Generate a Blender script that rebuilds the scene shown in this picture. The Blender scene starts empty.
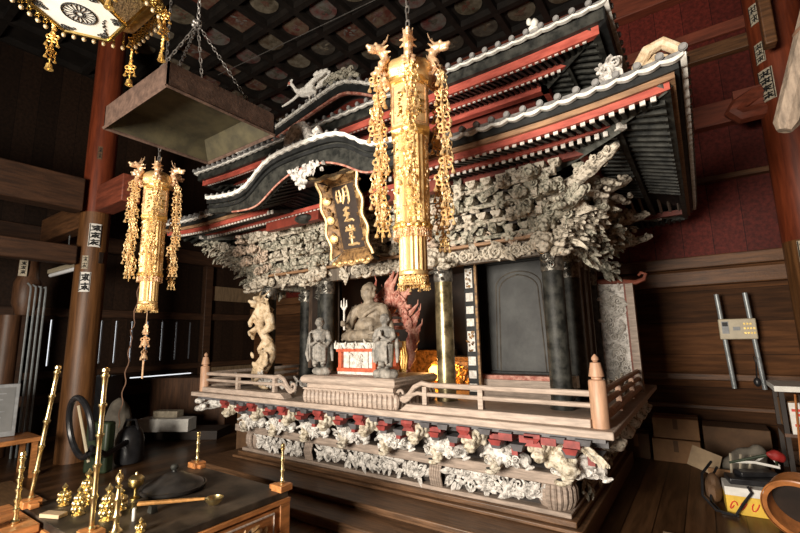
import bpy, math, random
from math import sin, cos, pi, radians, sqrt, atan2, exp
from mathutils import Vector, Matrix, Quaternion
rnd = random.Random(7)
SC = bpy.context.scene
COL = SC.collection
V = Vector

# ------------------------------------------------------------------ materials
MATS = {}
def M(name, col, rough=.6, metal=0., var=.18, scale=6., stretch=(1, 1, 1), col2=None, col3=None,
      bump=0., bscale=40., bstretch=None, spec=.5, emit=0.):
    m = bpy.data.materials.new(name); m.use_nodes = True
    nt = m.node_tree; N = nt.nodes; L = nt.links
    b = N['Principled BSDF']
    tc = N.new('ShaderNodeTexCoord'); mp = N.new('ShaderNodeMapping')
    mp.inputs['Scale'].default_value = stretch
    L.new(tc.outputs['Object'], mp.inputs['Vector'])
    nz = N.new('ShaderNodeTexNoise'); nz.inputs['Scale'].default_value = scale
    nz.inputs['Detail'].default_value = 5; nz.inputs['Roughness'].default_value = .62
    L.new(mp.outputs['Vector'], nz.inputs['Vector'])
    rp = N.new('ShaderNodeValToRGB'); L.new(nz.outputs['Fac'], rp.inputs['Fac'])
    e = rp.color_ramp.elements
    c2 = col2 if col2 else tuple(min(1, c*(1+var)) for c in col)
    c1 = tuple(c*(1-var) for c in col)
    e[0].position = .38; e[0].color = (*c1, 1); e[1].position = .64; e[1].color = (*c2, 1)
    if col3:
        k = rp.color_ramp.elements.new(.5); k.color = (*col3, 1)
    L.new(rp.outputs['Color'], b.inputs['Base Color'])
    b.inputs['Roughness'].default_value = rough; b.inputs['Metallic'].default_value = metal
    b.inputs['Specular IOR Level'].default_value = spec
    if bump:
        n2 = N.new('ShaderNodeTexNoise'); n2.inputs['Scale'].default_value = bscale
        n2.inputs['Detail'].default_value = 4
        if bstretch:
            m2 = N.new('ShaderNodeMapping'); m2.inputs['Scale'].default_value = bstretch
            L.new(tc.outputs['Object'], m2.inputs['Vector']); L.new(m2.outputs['Vector'], n2.inputs['Vector'])
        else:
            L.new(tc.outputs['Object'], n2.inputs['Vector'])
        bp = N.new('ShaderNodeBump'); bp.inputs['Strength'].default_value = bump
        bp.inputs['Distance'].default_value = .01
        L.new(n2.outputs['Fac'], bp.inputs['Height']); L.new(bp.outputs['Normal'], b.inputs['Normal'])
    if emit:
        L.new(rp.outputs['Color'], b.inputs['Emission Color']); b.inputs['Emission Strength'].default_value = emit
    MATS[name] = m
    return m
def planks(name, col, axis, width, rough=.5, gap=.9):
    """boards running along one axis, colour differing board to board, dark joints"""
    m = M(name, col, rough, var=.35, scale=3, stretch=(1, 1, 1))
    nt = m.node_tree; N = nt.nodes; L = nt.links; b = N['Principled BSDF']
    tc = N['Texture Coordinate']; sx = N.new('ShaderNodeSeparateXYZ'); L.new(tc.outputs['Object'], sx.inputs[0])
    dv = N.new('ShaderNodeMath'); dv.operation = 'DIVIDE'; dv.inputs[1].default_value = width
    L.new(sx.outputs[axis], dv.inputs[0])
    fl = N.new('ShaderNodeMath'); fl.operation = 'FLOOR'; L.new(dv.outputs[0], fl.inputs[0])
    fr = N.new('ShaderNodeMath'); fr.operation = 'FRACT'; L.new(dv.outputs[0], fr.inputs[0])
    wn = N.new('ShaderNodeTexWhiteNoise'); wn.noise_dimensions = '1D'; L.new(fl.outputs[0], wn.inputs['W'])
    mr = N.new('ShaderNodeMapRange'); mr.inputs[3].default_value = .6; mr.inputs[4].default_value = 1.25
    L.new(wn.outputs['Value'], mr.inputs[0])
    pp = N.new('ShaderNodeMath'); pp.operation = 'PINGPONG'; pp.inputs[1].default_value = .5
    L.new(dv.outputs[0], pp.inputs[0])
    gt = N.new('ShaderNodeMath'); gt.operation = 'GREATER_THAN'; gt.inputs[1].default_value = .004/width
    L.new(pp.outputs[0], gt.inputs[0])
    g2 = N.new('ShaderNodeMapRange'); g2.inputs[3].default_value = 1-gap; L.new(gt.outputs[0], g2.inputs[0])
    mu = N.new('ShaderNodeMath'); mu.operation = 'MULTIPLY'; L.new(mr.outputs[0], mu.inputs[0]); L.new(g2.outputs[0], mu.inputs[1])
    vm = N.new('ShaderNodeVectorMath'); vm.operation = 'SCALE'
    L.new(N['Color Ramp'].outputs['Color'], vm.inputs[0]); L.new(mu.outputs[0], vm.inputs['Scale'])
    L.new(vm.outputs[0], b.inputs['Base Color'])
    b.inputs['Specular IOR Level'].default_value = .25
    mp = N['Mapping']; s = [7, 7, 7]; s[1-axis if axis < 2 else 0] = .6; mp.inputs['Scale'].default_value = s
    return m

M('white_paint', (.80, .77, .70), .6, var=.25, scale=30, col2=(.9, .88, .82))
M('grey_tile', (.20, .195, .19), .6, var=.3, scale=30)
M('black_lacquer', (.014, .015, .015), .55, var=.5, scale=9, bump=.15, bscale=60, spec=.3)
M('black_worn', (.018, .020, .018), .55, var=.5, scale=12, col2=(.05, .05, .043), bump=.2, bscale=50, spec=.3)
M('red_paint', (.44, .075, .05), .55, var=.25, scale=7, col2=(.52, .11, .075), stretch=(1, 4, 4))
M('red_faded', (.25, .04, .034), .6, var=.3, scale=14)
M('hip_grey', (.075, .08, .07), .6, var=.4, scale=12, col2=(.13, .135, .12))
M('red_dark', (.17, .03, .018), .5, var=.3, scale=6)
M('brown_board', (.30, .17, .09), .55, var=.35, scale=9, stretch=(.6, 5, 5), bump=.2)
M('carved_cream', (.42, .36, .27), .8, var=.72, scale=30, col3=(.54, .48, .385), col2=(.68, .62, .52), bump=.7, bscale=80)
M('carved_green', (.28, .265, .20), .8, var=.7, scale=28, col3=(.40, .38, .30), col2=(.58, .53, .44), bump=.7, bscale=80)
M('carved_pink', (.38, .28, .20), .8, var=.7, scale=24, col3=(.55, .44, .34), col2=(.68, .54, .43), bump=.7, bscale=80)
M('sleeve_metal', (.10, .095, .085), .35, .6, var=.6, scale=20, col2=(.30, .28, .24), bump=.4, bscale=60)
M('deck_grey', (.105, .10, .105), .6, var=.3, scale=10)
M('carved_white', (.42, .395, .36), .7, var=.45, scale=26, col3=(.60, .57, .53), col2=(.80, .77, .72), bump=.5, bscale=80)
M('lion_face', (.56, .46, .32), .7, var=.55, scale=26, col3=(.58, .51, .39), col2=(.70, .65, .55), bump=.6, bscale=90)
M('dragon_wood', (.56, .41, .24), .65, var=.35, scale=14, col3=(.66, .50, .32), col2=(.74, .62, .45), bump=.6, bscale=70)
M('pale_wood', (.42, .335, .275), .6, var=.22, scale=8, stretch=(.8, 6, 6), bump=.15)
M('post_wood', (.46, .27, .17), .5, var=.2, scale=6, stretch=(5, 5, .8))
M('grey_wood', (.30, .235, .19), .65, var=.3, scale=8, stretch=(.7, 6, 6), bump=.25)
M('old_plank', (.20, .135, .075), .65, var=.3, scale=6, stretch=(6, 6, .8))
M('grey_board', (.14, .115, .09), .65, var=.3, scale=8, stretch=(6, 6, .5), bump=.25)
M('dais_wood', (.12, .062, .03), .45, var=.4, scale=7, stretch=(.5, 6, 6), bump=.15)
M('wood_mid', (.09, .04, .018), .5, var=.35, scale=5, stretch=(5, 5, .5), bump=.15)
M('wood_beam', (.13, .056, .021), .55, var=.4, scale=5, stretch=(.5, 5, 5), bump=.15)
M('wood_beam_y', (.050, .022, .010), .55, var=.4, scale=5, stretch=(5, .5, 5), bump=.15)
M('pillar_wood', (.115, .046, .013), .5, var=.35, scale=4, stretch=(6, 6, .4), col2=(.165, .07, .022), bump=.12)
M('pillar_red', (.16, .030, .010), .45, var=.3, scale=4, stretch=(5, 5, .5), col2=(.21, .042, .014))
M('wall_red', (.20, .03, .02), .6, var=.4, scale=4, stretch=(5, 5, .5))
M('rust_board', (.18, .042, .02), .6, var=.3, scale=5, stretch=(.5, 4, 4))
M('dark_wood', (.018, .010, .006), .6, var=.4, scale=5)
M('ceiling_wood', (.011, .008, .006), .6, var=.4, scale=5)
M('gold', (.92, .60, .20), .34, .8, var=.12, scale=40, bump=.25, bscale=120)
M('gold_bright', (.86, .60, .27), .40, .6, var=.1, scale=30, bump=.35, bscale=160)
M('gold_pale', (.84, .60, .31), .42, .55, var=.15, scale=50, bump=.3, bscale=200)
M('gold_rose', (.88, .56, .34), .4, .55, var=.25, scale=60)
M('brass', (.86, .70, .36), .30, 1., var=.15, scale=30)
M('brass_old', (.55, .40, .14), .3, 1., var=.3, scale=20)
M('pearl', (.52, .40, .24), .25, .2, var=.2, scale=90)
M('chain_iron', (.30, .28, .26), .45, .7, var=.3, scale=40)
M('hood_copper', (.080, .045, .031), .75, .05, var=.3, scale=16, col2=(.115, .068, .048), bump=.25, bscale=60)
M('hood_inside', (.05, .042, .02), .7, .05, var=.35, scale=6)
M('statue_wood', (.23, .185, .135), .6, var=.35, scale=12, col2=(.33, .27, .20), bump=.4, bscale=60)
M('statue_grey', (.21, .20, .18), .6, var=.35, scale=18, col2=(.36, .33, .29), bump=.4, bscale=80)
M('flame_red', (.48, .12, .08), .6, var=.35, scale=20, col2=(.62, .34, .26), bump=.4, bscale=60)
M('throne_red', (.55, .11, .05), .5, var=.3, scale=20)
M('throne_white', (.66, .62, .55), .6, var=.3, scale=30, col2=(.78, .75, .7))
M('plaque_black', (.040, .027, .021), .5, var=.3, scale=8)
M('plaque_gold', (.15, .075, .03), .55, .15, var=.5, scale=22, col2=(.40, .23, .09))
M('panel_black', (.012, .013, .013), .55, var=.55, scale=4, col2=(.034, .036, .034), bump=.12, bscale=20)
M('panel_brown', (.10, .065, .045), .5, var=.5, scale=3, stretch=(3, 3, .8))
M('arch_brown', (.07, .06, .048), .5, var=.4, scale=8)
M('brass_patina', (.22, .17, .085), .33, .7, var=.6, scale=8, col2=(.42, .35, .2))
M('tan_mat', (.15, .08, .03), .7, var=.2, scale=5, stretch=(1, 8, 8))
M('cardboard', (.27, .14, .06), .75, var=.15, scale=5)
M('card_pale', (.40, .29, .18), .8, var=.12, scale=8)
M('card_dark', (.12, .062, .028), .75, var=.2, scale=5)
M('paper', (.74, .72, .67), .7, var=.08, scale=20)
M('paper_old', (.46, .40, .30), .8, var=.2, scale=20)
M('ink', (.012, .012, .012), .6, var=.2)
M('red_ink', (.65, .06, .04), .5, var=.1)
M('yellow_card', (.72, .46, .05), .6, var=.1, scale=10)
M('cream_plastic', (.50, .43, .30), .45, var=.08, scale=10)
M('conduit', (.33, .36, .37), .4, .35, var=.15, scale=12)
M('black_plastic', (.018, .018, .020), .35, var=.3, scale=12)
M('grey_plastic', (.25, .26, .27), .45, var=.2, scale=10)
M('green_plastic', (.022, .035, .016), .5, var=.3, scale=10)
M('white_cloth', (.17, .15, .12), .85, var=.2, scale=8)
M('red_cloth', (.30, .018, .015), .6, var=.2, scale=12)
M('hoop_wood', (.40, .15, .045), .35, var=.25, scale=8)
M('handle_wood', (.50, .25, .08), .4, var=.25, scale=10, stretch=(3, 3, 3))
M('table_orange', (.42, .17, .055), .4, var=.3, scale=7, stretch=(4, 1, 4))
M('table_black', (.022, .016, .011), .5, var=.6, scale=4, col2=(.085, .062, .042))
M('weathered', (.26, .20, .15), .8, var=.4, scale=6, stretch=(5, 5, .6), bump=.5)
M('window_glow', (.85, .92, 1.0), .5, var=.05, emit=1.4)
M('tube_glow', (.9, .92, .95), .5, var=.02)
M('lamp_glow', (1., .42, .08), .5, var=.05, emit=9.)
M('monitor_face', (.17, .175, .175), .4, var=.12, scale=5)
M('crest_white', (.80, .78, .70), .55, var=.06, scale=10)
M('filigree', (.52, .51, .46), .45, .4, var=.7, scale=120, col2=(.9, .88, .8))
M('filigree_dark', (.13, .13, .12), .5, .3, var=.8, scale=140, col2=(.3, .3, .27))
M('cord', (.22, .12, .075), .7, var=.2)
M('pot_iron', (.030, .027, .025), .38, .2, var=.4, scale=10)
planks('floor_boards', (.085, .042, .019), 0, .21, rough=.32)
planks('wall_boards', (.095, .038, .013), 2, .42, rough=.8, gap=.7)
planks('wall_boards_up', (.125, .017, .011), 0, .34, rough=.6, gap=.8)
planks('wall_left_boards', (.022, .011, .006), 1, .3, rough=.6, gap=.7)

# ------------------------------------------------------------------ mesh builder
def frame(d):
    d = V(d).normalized()
    up = V((0, 0, 1)) if abs(d.z) < .95 else V((1, 0, 0))
    a = up.cross(d).normalized(); return a, d.cross(a), d
class MB:
    def __init__(s): s.v = []; s.f = []; s.m = []; s.mi = 0
    def add(s, vs, fs):
        o = len(s.v); s.v += [tuple(p) for p in vs]
        s.f += [tuple(i+o for i in f) for f in fs]; s.m += [s.mi]*len(fs); return s
    def mat(s, i): s.mi = i; return s
    def box(s, c, size, rz=0, R=None):
        hx, hy, hz = (q/2 for q in size); c = V(c)
        R = R if R else Matrix.Rotation(rz, 3, 'Z')
        ps = [c+R@V((x*hx, y*hy, z*hz)) for z in (-1, 1) for y in (-1, 1) for x in (-1, 1)]
        return s.add(ps, [(0, 2, 3, 1), (4, 5, 7, 6), (0, 1, 5, 4), (2, 6, 7, 3), (0, 4, 6, 2), (1, 3, 7, 5)])
    def bx(s, x0, x1, y0, y1, z0, z1):
        return s.box(((x0+x1)/2, (y0+y1)/2, (z0+z1)/2), (x1-x0, y1-y0, z1-z0))
    def frustum(s, c, b, t, h):
        c = V(c)
        ps = [c+V((x*b[0]/2, y*b[1]/2, 0)) for y in (-1, 1) for x in (-1, 1)]+[c+V((x*t[0]/2, y*t[1]/2, h)) for y in (-1, 1) for x in (-1, 1)]
        return s.add(ps, [(0, 2, 3, 1), (4, 5, 7, 6), (0, 1, 5, 4), (2, 6, 7, 3), (0, 4, 6, 2), (1, 3, 7, 5)])
    def tube(s, pts, rad, n=6, cap=True, closed=False):
        pts = [V(p) for p in pts]; k = len(pts)
        if not hasattr(rad, '__len__'): rad = [rad]*k
        vs = []; a = None
        for i, p in enumerate(pts):
            if closed: d = pts[(i+1) % k]-pts[i-1]
            else: d = pts[min(i+1, k-1)]-pts[max(i-1, 0)]
            if d.length < 1e-9: d = V((0, 0, 1))
            d.normalize()
            if a is None: a = frame(d)[0]
            a = (a-d*a.dot(d))
            a = a.normalized() if a.length > 1e-6 else frame(d)[0]
            b = d.cross(a)
            for j in range(n):
                t = 2*pi*j/n; vs.append(p+(a*cos(t)+b*sin(t))*rad[i])
        fs = []
        for i in range(k if closed else k-1):
            i2 = (i+1) % k
            for j in range(n):
                j2 = (j+1) % n; fs.append((i*n+j, i*n+j2, i2*n+j2, i2*n+j))
        if cap and not closed:
            fs.append(tuple(range(n))[::-1]); fs.append(tuple((k-1)*n+j for j in range(n)))
        return s.add(vs, fs)
    def cyl(s, p0, p1, r0, r1=None, n=16): return s.tube([p0, p1], [r0, r0 if r1 is None else r1], n)
    def ell(s, c, r, R=None, nu=10, nv=7):
        c = V(c); r = (r, r, r) if not hasattr(r, '__len__') else r
        vs = [V((0, 0, -r[2]))]
        for i in range(1, nv):
            ph = -pi/2+pi*i/nv
            for j in range(nu):
                t = 2*pi*j/nu; vs.append(V((r[0]*cos(ph)*cos(t), r[1]*cos(ph)*sin(t), r[2]*sin(ph))))
        vs.append(V((0, 0, r[2])))
        if R: vs = [R@p for p in vs]
        vs = [c+p for p in vs]; fs = []
        for j in range(nu):
            fs.append((0, 1+(j+1) % nu, 1+j)); l = 1+(nv-2)*nu; fs.append((l+j, l+(j+1) % nu, len(vs)-1))
        for i in range(nv-2):
            for j in range(nu):
                a = 1+i*nu+j; b = 1+i*nu+(j+1) % nu; fs.append((a, b, b+nu, a+nu))
        return s.add(vs, fs)
    def lathe(s, prof, c=(0, 0, 0), n=20, axis=None, lob=0, la=0, rot=0, cap=True):
        c = V(c); R = None
        if axis is not None: a, b, d = frame(axis)
        vs = []
        for r, z in prof:
            for j in range(n):
                t = 2*pi*j/n+rot; q = r*(1+la*cos(lob*t)) if lob else r
                if axis is None: vs.append(c+V((q*cos(t), q*sin(t), z)))
                else: vs.append(c+a*(q*cos(t))+b*(q*sin(t))+d*z)
        fs = []
        for i in range(len(prof)-1):
            for j in range(n):
                j2 = (j+1) % n; fs.append((i*n+j, i*n+j2, i*n+n+j2, i*n+n+j))
        if cap: fs.append(tuple(range(n))[::-1]); fs.append(tuple((len(prof)-1)*n+j for j in range(n)))
        return s.add(vs, fs)
    def prism(s, poly, o, U, W, D, depth):
        """2D polygon in plane (U,W) at o, extruded along D"""
        o, U, W, D = V(o), V(U), V(W), V(D); n = len(poly)
        vs = [o+U*a+W*b for a, b in poly]; vs += [p+D*depth for p in vs]
        fs = [tuple(range(n)), tuple(range(2*n-1, n-1, -1))]+[(i, (i+1) % n+0, (i+1) % n+n, i+n) for i in range(n)]
        return s.add(vs, [fs[0][::-1], fs[1][::-1]]+fs[2:])
    def strip(s, top, bot, D):
        """two matching polylines (world points) joined as a ribbon and thickened along D"""
        n = len(top); D = V(D); vs = [V(p) for p in top]+[V(p) for p in bot]; vs += [p+D for p in vs]
        fs = []
        for i in range(n-1):
            fs += [(i, i+1, n+i+1, n+i), (2*n+i, 3*n+i, 3*n+i+1, 2*n+i+1), (i, 2*n+i, 2*n+i+1, i+1), (n+i, n+i+1, 3*n+i+1, 3*n+i)]
        fs += [(0, n, 3*n, 2*n), (n-1, 3*n-1, 4*n-1, 2*n-1)]
        return s.add(vs, fs)
    def grid(s, rows):
        n = len(rows[0]); vs = [p for r in rows for p in r]
        return s.add(vs, [(i*n+j, i*n+j+1, (i+1)*n+j+1, (i+1)*n+j) for i in range(len(rows)-1) for j in range(n-1)])
    def paste(s, src, loc=(0, 0, 0), R=None, sc=1.):
        loc = V(loc); sc = V((sc, sc, sc)) if not hasattr(sc, '__len__') else V(sc)
        vv, ff = src
        vs = []
        for p in vv:
            q = V((p[0]*sc.x, p[1]*sc.y, p[2]*sc.z)); vs.append(loc+(R@q if R else q))
        return s.add(vs, ff)
    def raw(s): return (s.v, s.f)

BASE = {}
def mkmesh(name, mb, mats, off=V((0, 0, 0)), sharp=38):
    me = bpy.data.meshes.new(name)
    me.from_pydata([tuple(V(p)-off) for p in mb.v], [], mb.f)
    for m in (mats if isinstance(mats, (list, tuple)) else [mats]): me.materials.append(MATS[m])
    me.polygons.foreach_set('material_index', mb.m)
    me.polygons.foreach_set('use_smooth', [True]*len(mb.f))
    me.validate(); me.update()
    me.set_sharp_from_angle(angle=radians(sharp))
    return me
CRISP = ('carving', 'bracket', 'carved', 'pendant', 'tracery', 'beast', 'blossom')
SPLIT = ('red_fascia', 'red_batten', 'eave_board', 'eave_batten', 'gable_bracket', 'rainbow_beam', 'drum_rim', 'lintel_carving', 'side_lintel', 'side_fascia', 'side_batten', 'tile_edge',
         'panel_border', 'panel_tracery', 'corner_tracery', 'beads', 'flower_spray', 'conduit', 'panel_frame', 'upper_beam', 'sanctum_wall', 'petal_body', 'corner_post', 'sill_end_block', 'screen_frame', 'purlin', 'soffit', 'corner_carving', 'bracket_block', 'hanging_bar', 'inner_line', 'frame_edge', 'inner_altar', 'drum_rim', 'breaker', 'switch', 'red_print', 'body_rim', 'frame_carving', 'gilt_boss', 'front_carving')
def pieces(mb):
    n = len(mb.v); par = list(range(n))
    def fd(i):
        while par[i] != i: par[i] = par[par[i]]; i = par[i]
        return i
    for f in mb.f:
        a = fd(f[0])
        for b in f[1:]: par[fd(b)] = a
    isl = {}
    for k, f in enumerate(mb.f): isl.setdefault(fd(f[0]), []).append(k)
    boxes = []
    for fs in isl.values():
        ps = [mb.v[i] for k in fs for i in mb.f[k]]
        boxes.append(([min(p[c] for p in ps)-.006 for c in range(3)], [max(p[c] for p in ps)+.006 for c in range(3)], fs))
    gr = []
    for lo, hi, fs in boxes:
        hit = [g for g in gr if any(all(lo[c] <= h2[c] and l2[c] <= hi[c] for c in range(3)) for l2, h2 in g[0])]
        new = ([(lo, hi)], list(fs))
        for g in hit: new[0].extend(g[0]); new[1].extend(g[1]); gr.remove(g)
        gr.append(new)
    out = []
    for _, fs in gr:
        q = MB(); mp = {}
        for k in fs:
            for i in mb.f[k]:
                if i not in mp: mp[i] = len(q.v); q.v.append(mb.v[i])
            q.f.append(tuple(mp[i] for i in mb.f[k])); q.m.append(mb.m[k])
        out.append(q)
    return out
def obj(name, mb, mats, parent=None, bevel=0, label=None, sharp=38, cat=None, group=None, kind=None):
    if parent is not None and name in SPLIT and len(mb.v) < 60000:
        ps = pieces(mb)
        if 1 < len(ps) <= 24:
            os_ = [obj1(name, q, mats, parent, bevel, label, sharp, cat, group, kind) for q in ps]; return os_[0]
    return obj1(name, mb, mats, parent, bevel, label, sharp, cat, group, kind)
def obj1(name, mb, mats, parent=None, bevel=0, label=None, sharp=38, cat=None, group=None, kind=None):
    if parent is not None: off = BASE[parent.name]
    else:
        xs = [p[0] for p in mb.v]; ys = [p[1] for p in mb.v]; zs = [p[2] for p in mb.v]
        off = V(((min(xs)+max(xs))/2, (min(ys)+max(ys))/2, min(zs)))
    if sharp == 38 and any(q in name for q in CRISP): sharp = 22
    o = bpy.data.objects.new(name, mkmesh(name, mb, mats, off, sharp)); COL.objects.link(o)
    BASE[o.name] = off.copy()
    if parent is not None: o.parent = parent
    else: o.location = off
    if bevel:
        b = o.modifiers.new('bevel', 'BEVEL'); b.width = bevel; b.segments = 2; b.limit_method = 'ANGLE'
    tag(o, label, cat, group, kind)
    return o
def tag(o, label=None, cat=None, group=None, kind=None):
    if label: o['label'] = label
    if cat: o['category'] = cat
    if group: o['group'] = group
    if kind: o['kind'] = kind
    return o
def thing(name, label, cat, loc=(0, 0, 0), group=None):
    o = bpy.data.objects.new(name, None); COL.objects.link(o); o.location = loc; o.empty_display_size = .1
    BASE[o.name] = V(loc); tag(o, label, cat, group); return o
def struct(name, mb, mats, parent=None, bevel=0):
    return obj(name, mb, mats, parent, bevel, kind='structure')
def dup(root, loc, label=None, rz=None, sc=None, group=None):
    r = root.copy(); COL.objects.link(r); r.location = loc
    if rz is not None: r.rotation_euler = (0, 0, rz)
    if sc: r.scale = (sc, sc, sc)
    if label: r['label'] = label
    if group: r['group'] = group
    for ch in list(root.children):
        c = ch.copy(); COL.objects.link(c); c.parent = r
        for g in ch.children:
            d = g.copy(); COL.objects.link(d); d.parent = c
    BASE[r.name] = V(loc)
    return r
def clay(mb, voxel, smooth=3):
    """melt overlapping solids into one continuous surface; returns (verts, faces)"""
    me = bpy.data.meshes.new('clay'); me.from_pydata(mb.v, [], mb.f); me.update()
    o = bpy.data.objects.new('clay', me); COL.objects.link(o)
    r = o.modifiers.new('r', 'REMESH'); r.mode = 'VOXEL'; r.voxel_size = voxel
    if smooth:
        q = o.modifiers.new('s', 'SMOOTH'); q.iterations = smooth; q.factor = .5
    dg = bpy.context.evaluated_depsgraph_get()
    m2 = bpy.data.meshes.new_from_object(o.evaluated_get(dg))
    out = ([tuple(v.co) for v in m2.vertices], [tuple(p.vertices) for p in m2.polygons])
    bpy.data.objects.remove(o); bpy.data.meshes.remove(m2); bpy.data.meshes.remove(me)
    return out
def RX(a): return Matrix.Rotation(a, 3, 'X')
def RY(a): return Matrix.Rotation(a, 3, 'Y')
def RZ(a): return Matrix.Rotation(a, 3, 'Z')
def basis(U, W, D):
    return Matrix((V(U), V(W), V(D))).transposed()
def interp(tab, x):
    if x <= tab[0][0]: return tab[0][1]
    for (a, b), (c, d) in zip(tab, tab[1:]):
        if x <= c:
            t = (x-a)/(c-a); return b+(d-b)*t
    return tab[-1][1]

# ------------------------------------------------------------------ carving vocabulary (small relief shapes, z is outward)
def spiral(turns=1.6, r=1., w=.26, n=16):
    m = MB(); pts = []; rr = []
    for i in range(n+1):
        t = i/n; a = t*turns*2*pi; q = r*(1-.86*t); pts.append((q*cos(a), q*sin(a), .12+.3*t)); rr.append(w*(1-.45*t))
    m.tube(pts, rr, 5); return m.raw()
def leaf(l=1., w=.36, n=5):
    rows = []; m = MB()
    for i in range(n+1):
        t = i/n; hw = w*sin(pi*(.08+.92*t))**.8*(1-.25*t); z = .35*sin(pi*t*.9)
        rows.append([V((l*t, -hw, z*.4)), V((l*t, 0, z+.10)), V((l*t, hw, z*.4))])
    m.grid(rows); return m.raw()
def flower(n=6):
    m = MB()
    for i in range(n):
        a = 2*pi*i/n; m.ell((.55*cos(a), .55*sin(a), .12), (.42, .30, .2), RZ(a), 7, 5)
    m.ell((0, 0, .28), .26, None, 7, 5); return m.raw()
SPIRAL, LEAF, FLOWER = spiral(), leaf(), flower()
def relief(mb, o, U, W, D, w, h, n, s, seed=0, mix=(.4, .4, .2), back=True):
    """fill a w x h field at corner o with scrolls, leaves and flowers standing out along D"""
    r = random.Random(seed); B = basis(V(U).normalized(), V(W).normalized(), V(D).normalized()); o = V(o)
    U, W, D = V(U).normalized(), V(W).normalized(), V(D).normalized()
    nx = max(1, round(w/(s*1.25))); ny = max(1, round(h/(s*1.25)))
    spots = [((i+.5+r.uniform(-.4, .4))/nx*w, (j+.5+r.uniform(-.4, .4))/ny*h) for i in range(nx) for j in range(ny)]
    while len(spots) < n: spots.append((r.uniform(s*.5, w-s*.5), r.uniform(s*.4, h-s*.4)))
    for a, b in spots[:max(n, nx*ny)]:
        a = min(max(a, s*.55), w-s*.55); b = min(max(b, s*.5), h-s*.5)
        k = r.random(); q = s*r.uniform(.6, 1.05); R = B@RZ(r.uniform(0, 2*pi))
        p = o+U*a+W*b+D*r.uniform(-.1, .25)*s
        if k < mix[0]: mb.paste(SPIRAL, p, B@RZ(r.uniform(0, 6.28))@(Matrix.Diagonal((1, r.choice((-1, 1)), 1))), (q*.55, q*.55, q*.6))
        elif k < mix[0]+mix[1]: mb.paste(LEAF, p, R@RY(-.25), (q*1.25, q*.85, q*.8))
        else: mb.paste(FLOWER, p, R, (q*.55, q*.55, q*.7))
    return mb

# ================================================================== THE SETTING
X0 = -2.88
WX, EX, BY, CZ = -9.5, 2.6, 7.05, 6.8
fl = MB(); fl.bx(WX, EX, -4, BY+.1, -.08, 0); struct('floor', fl, 'floor_boards')
# back wall: plain brown boards below, red boards above
w = MB(); w.bx(WX-.1, EX, BY, BY+.12, 0, 2.5); w.mat(1).bx(WX-.1, EX, BY, BY+.12, 2.5, CZ)
wall_back = struct('wall_back', w, ['wall_boards', 'wall_boards_up'])
t = MB()
for z0, z1, dy in ((2.40, 2.56, .10), (2.16, 2.36, .16), (.93, 1.02, .07), (.56, .62, .05), (0, .16, .05)):
    t.bx(WX, EX, BY-dy, BY, z0, z1)
struct('trim_1', t, 'wood_beam', bevel=.012)
t = MB(); t.bx(WX, EX, BY-.06, BY, 5.62, 5.80); t.bx(WX, EX, BY-.2, BY, 6.35, 6.8); t.bx(.2, EX, BY-.16, BY, 4.3, 4.62)
struct('trim_2', t, 'rust_board', bevel=.012)
t = MB(); t.bx(.15, EX, BY-.12, BY, 5.30, 5.50); t.bx(.1, EX, BY-.12, BY, 3.55, 3.62)
struct('trim_3', t, 'wood_beam', bevel=.01)
w = MB(); w.bx(EX, EX+.1, -3.3, BY+.12, 0, CZ); struct('wall_right', w, 'wall_boards')
# left wall with real slits that let daylight in
w = MB(); zA, zB = 1.19, 2.0
ys = [2.78, 3.57, 3.83, 4.12, 4.42, 4.72, 5.02, 5.33]
w.bx(WX-.06, WX, -3.3, -2, 0, CZ); w.bx(WX-.06, WX, -2, BY+.1, 0, .86); w.bx(WX-.06, WX, -2, BY+.1, .885, zA); w.bx(WX-.06, WX, -2, BY+.1, zB, CZ)
w.bx(WX-.06, WX, -2, 4.15, .86, .885); w.bx(WX-.06, WX, 5.45, BY+.1, .86, .885)
prev = -2.
for y in ys: w.bx(WX-.06, WX, prev, y-.016, zA, zB); prev = y+.016
w.bx(WX-.06, WX, prev, BY+.1, zA, zB)
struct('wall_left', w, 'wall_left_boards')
t = MB()
for z0, z1, d in ((2.05, 2.2, .1), (.98, 1.1, .08), (.55, .72, .1), (3.3, 3.6, .2)): t.bx(WX, WX+d, -2, BY, z0, z1)
for y in (2.3, 3.2, 5.65): t.bx(WX, WX+.16, y-.09, y+.09, 0, 3.3)
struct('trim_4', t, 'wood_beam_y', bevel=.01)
t = MB(); t.bx(WX, WX+.05, 5.75, 7.0, 2.52, 2.86); t.bx(WX, WX+.05, 5.75, 7.0, .60, .97); t.bx(WX, -8.3, 6.98, 7.04, 2.58, 2.86); t.bx(WX, -8.3, 6.98, 7.04, .65, 1.0)
struct('trim_5', t, 'old_plank')
# coffered ceiling with painted panels
P = .66; cx0, cx1, cy0, cy1 = WX, EX, -3.2, BY
c = MB(); c.bx(cx0, cx1, cy0, cy1+.1, CZ+.12, CZ+.2)
x = cx0
while x <= cx1+.01: c.bx(x-.05, x+.05, cy0, cy1, CZ, CZ+.13); x += P
y = cy0+.1
while y <= cy1: c.bx(cx0, cx1, y-.05, y+.05, CZ+.002, CZ+.128); y += P
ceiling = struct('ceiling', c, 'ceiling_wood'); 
pcol = [((.42, .36, .27), (.10, .07, .05)), ((.34, .07, .035), (.40, .30, .2)), ((.30, .19, .10), (.55, .48, .36)), ((.55, .52, .45), (.3, .06, .05)), ((.20, .14, .07), (.5, .42, .3))]
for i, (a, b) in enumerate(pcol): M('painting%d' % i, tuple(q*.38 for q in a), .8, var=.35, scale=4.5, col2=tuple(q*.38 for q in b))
x = cx0+P/2; r = random.Random(3)
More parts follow.
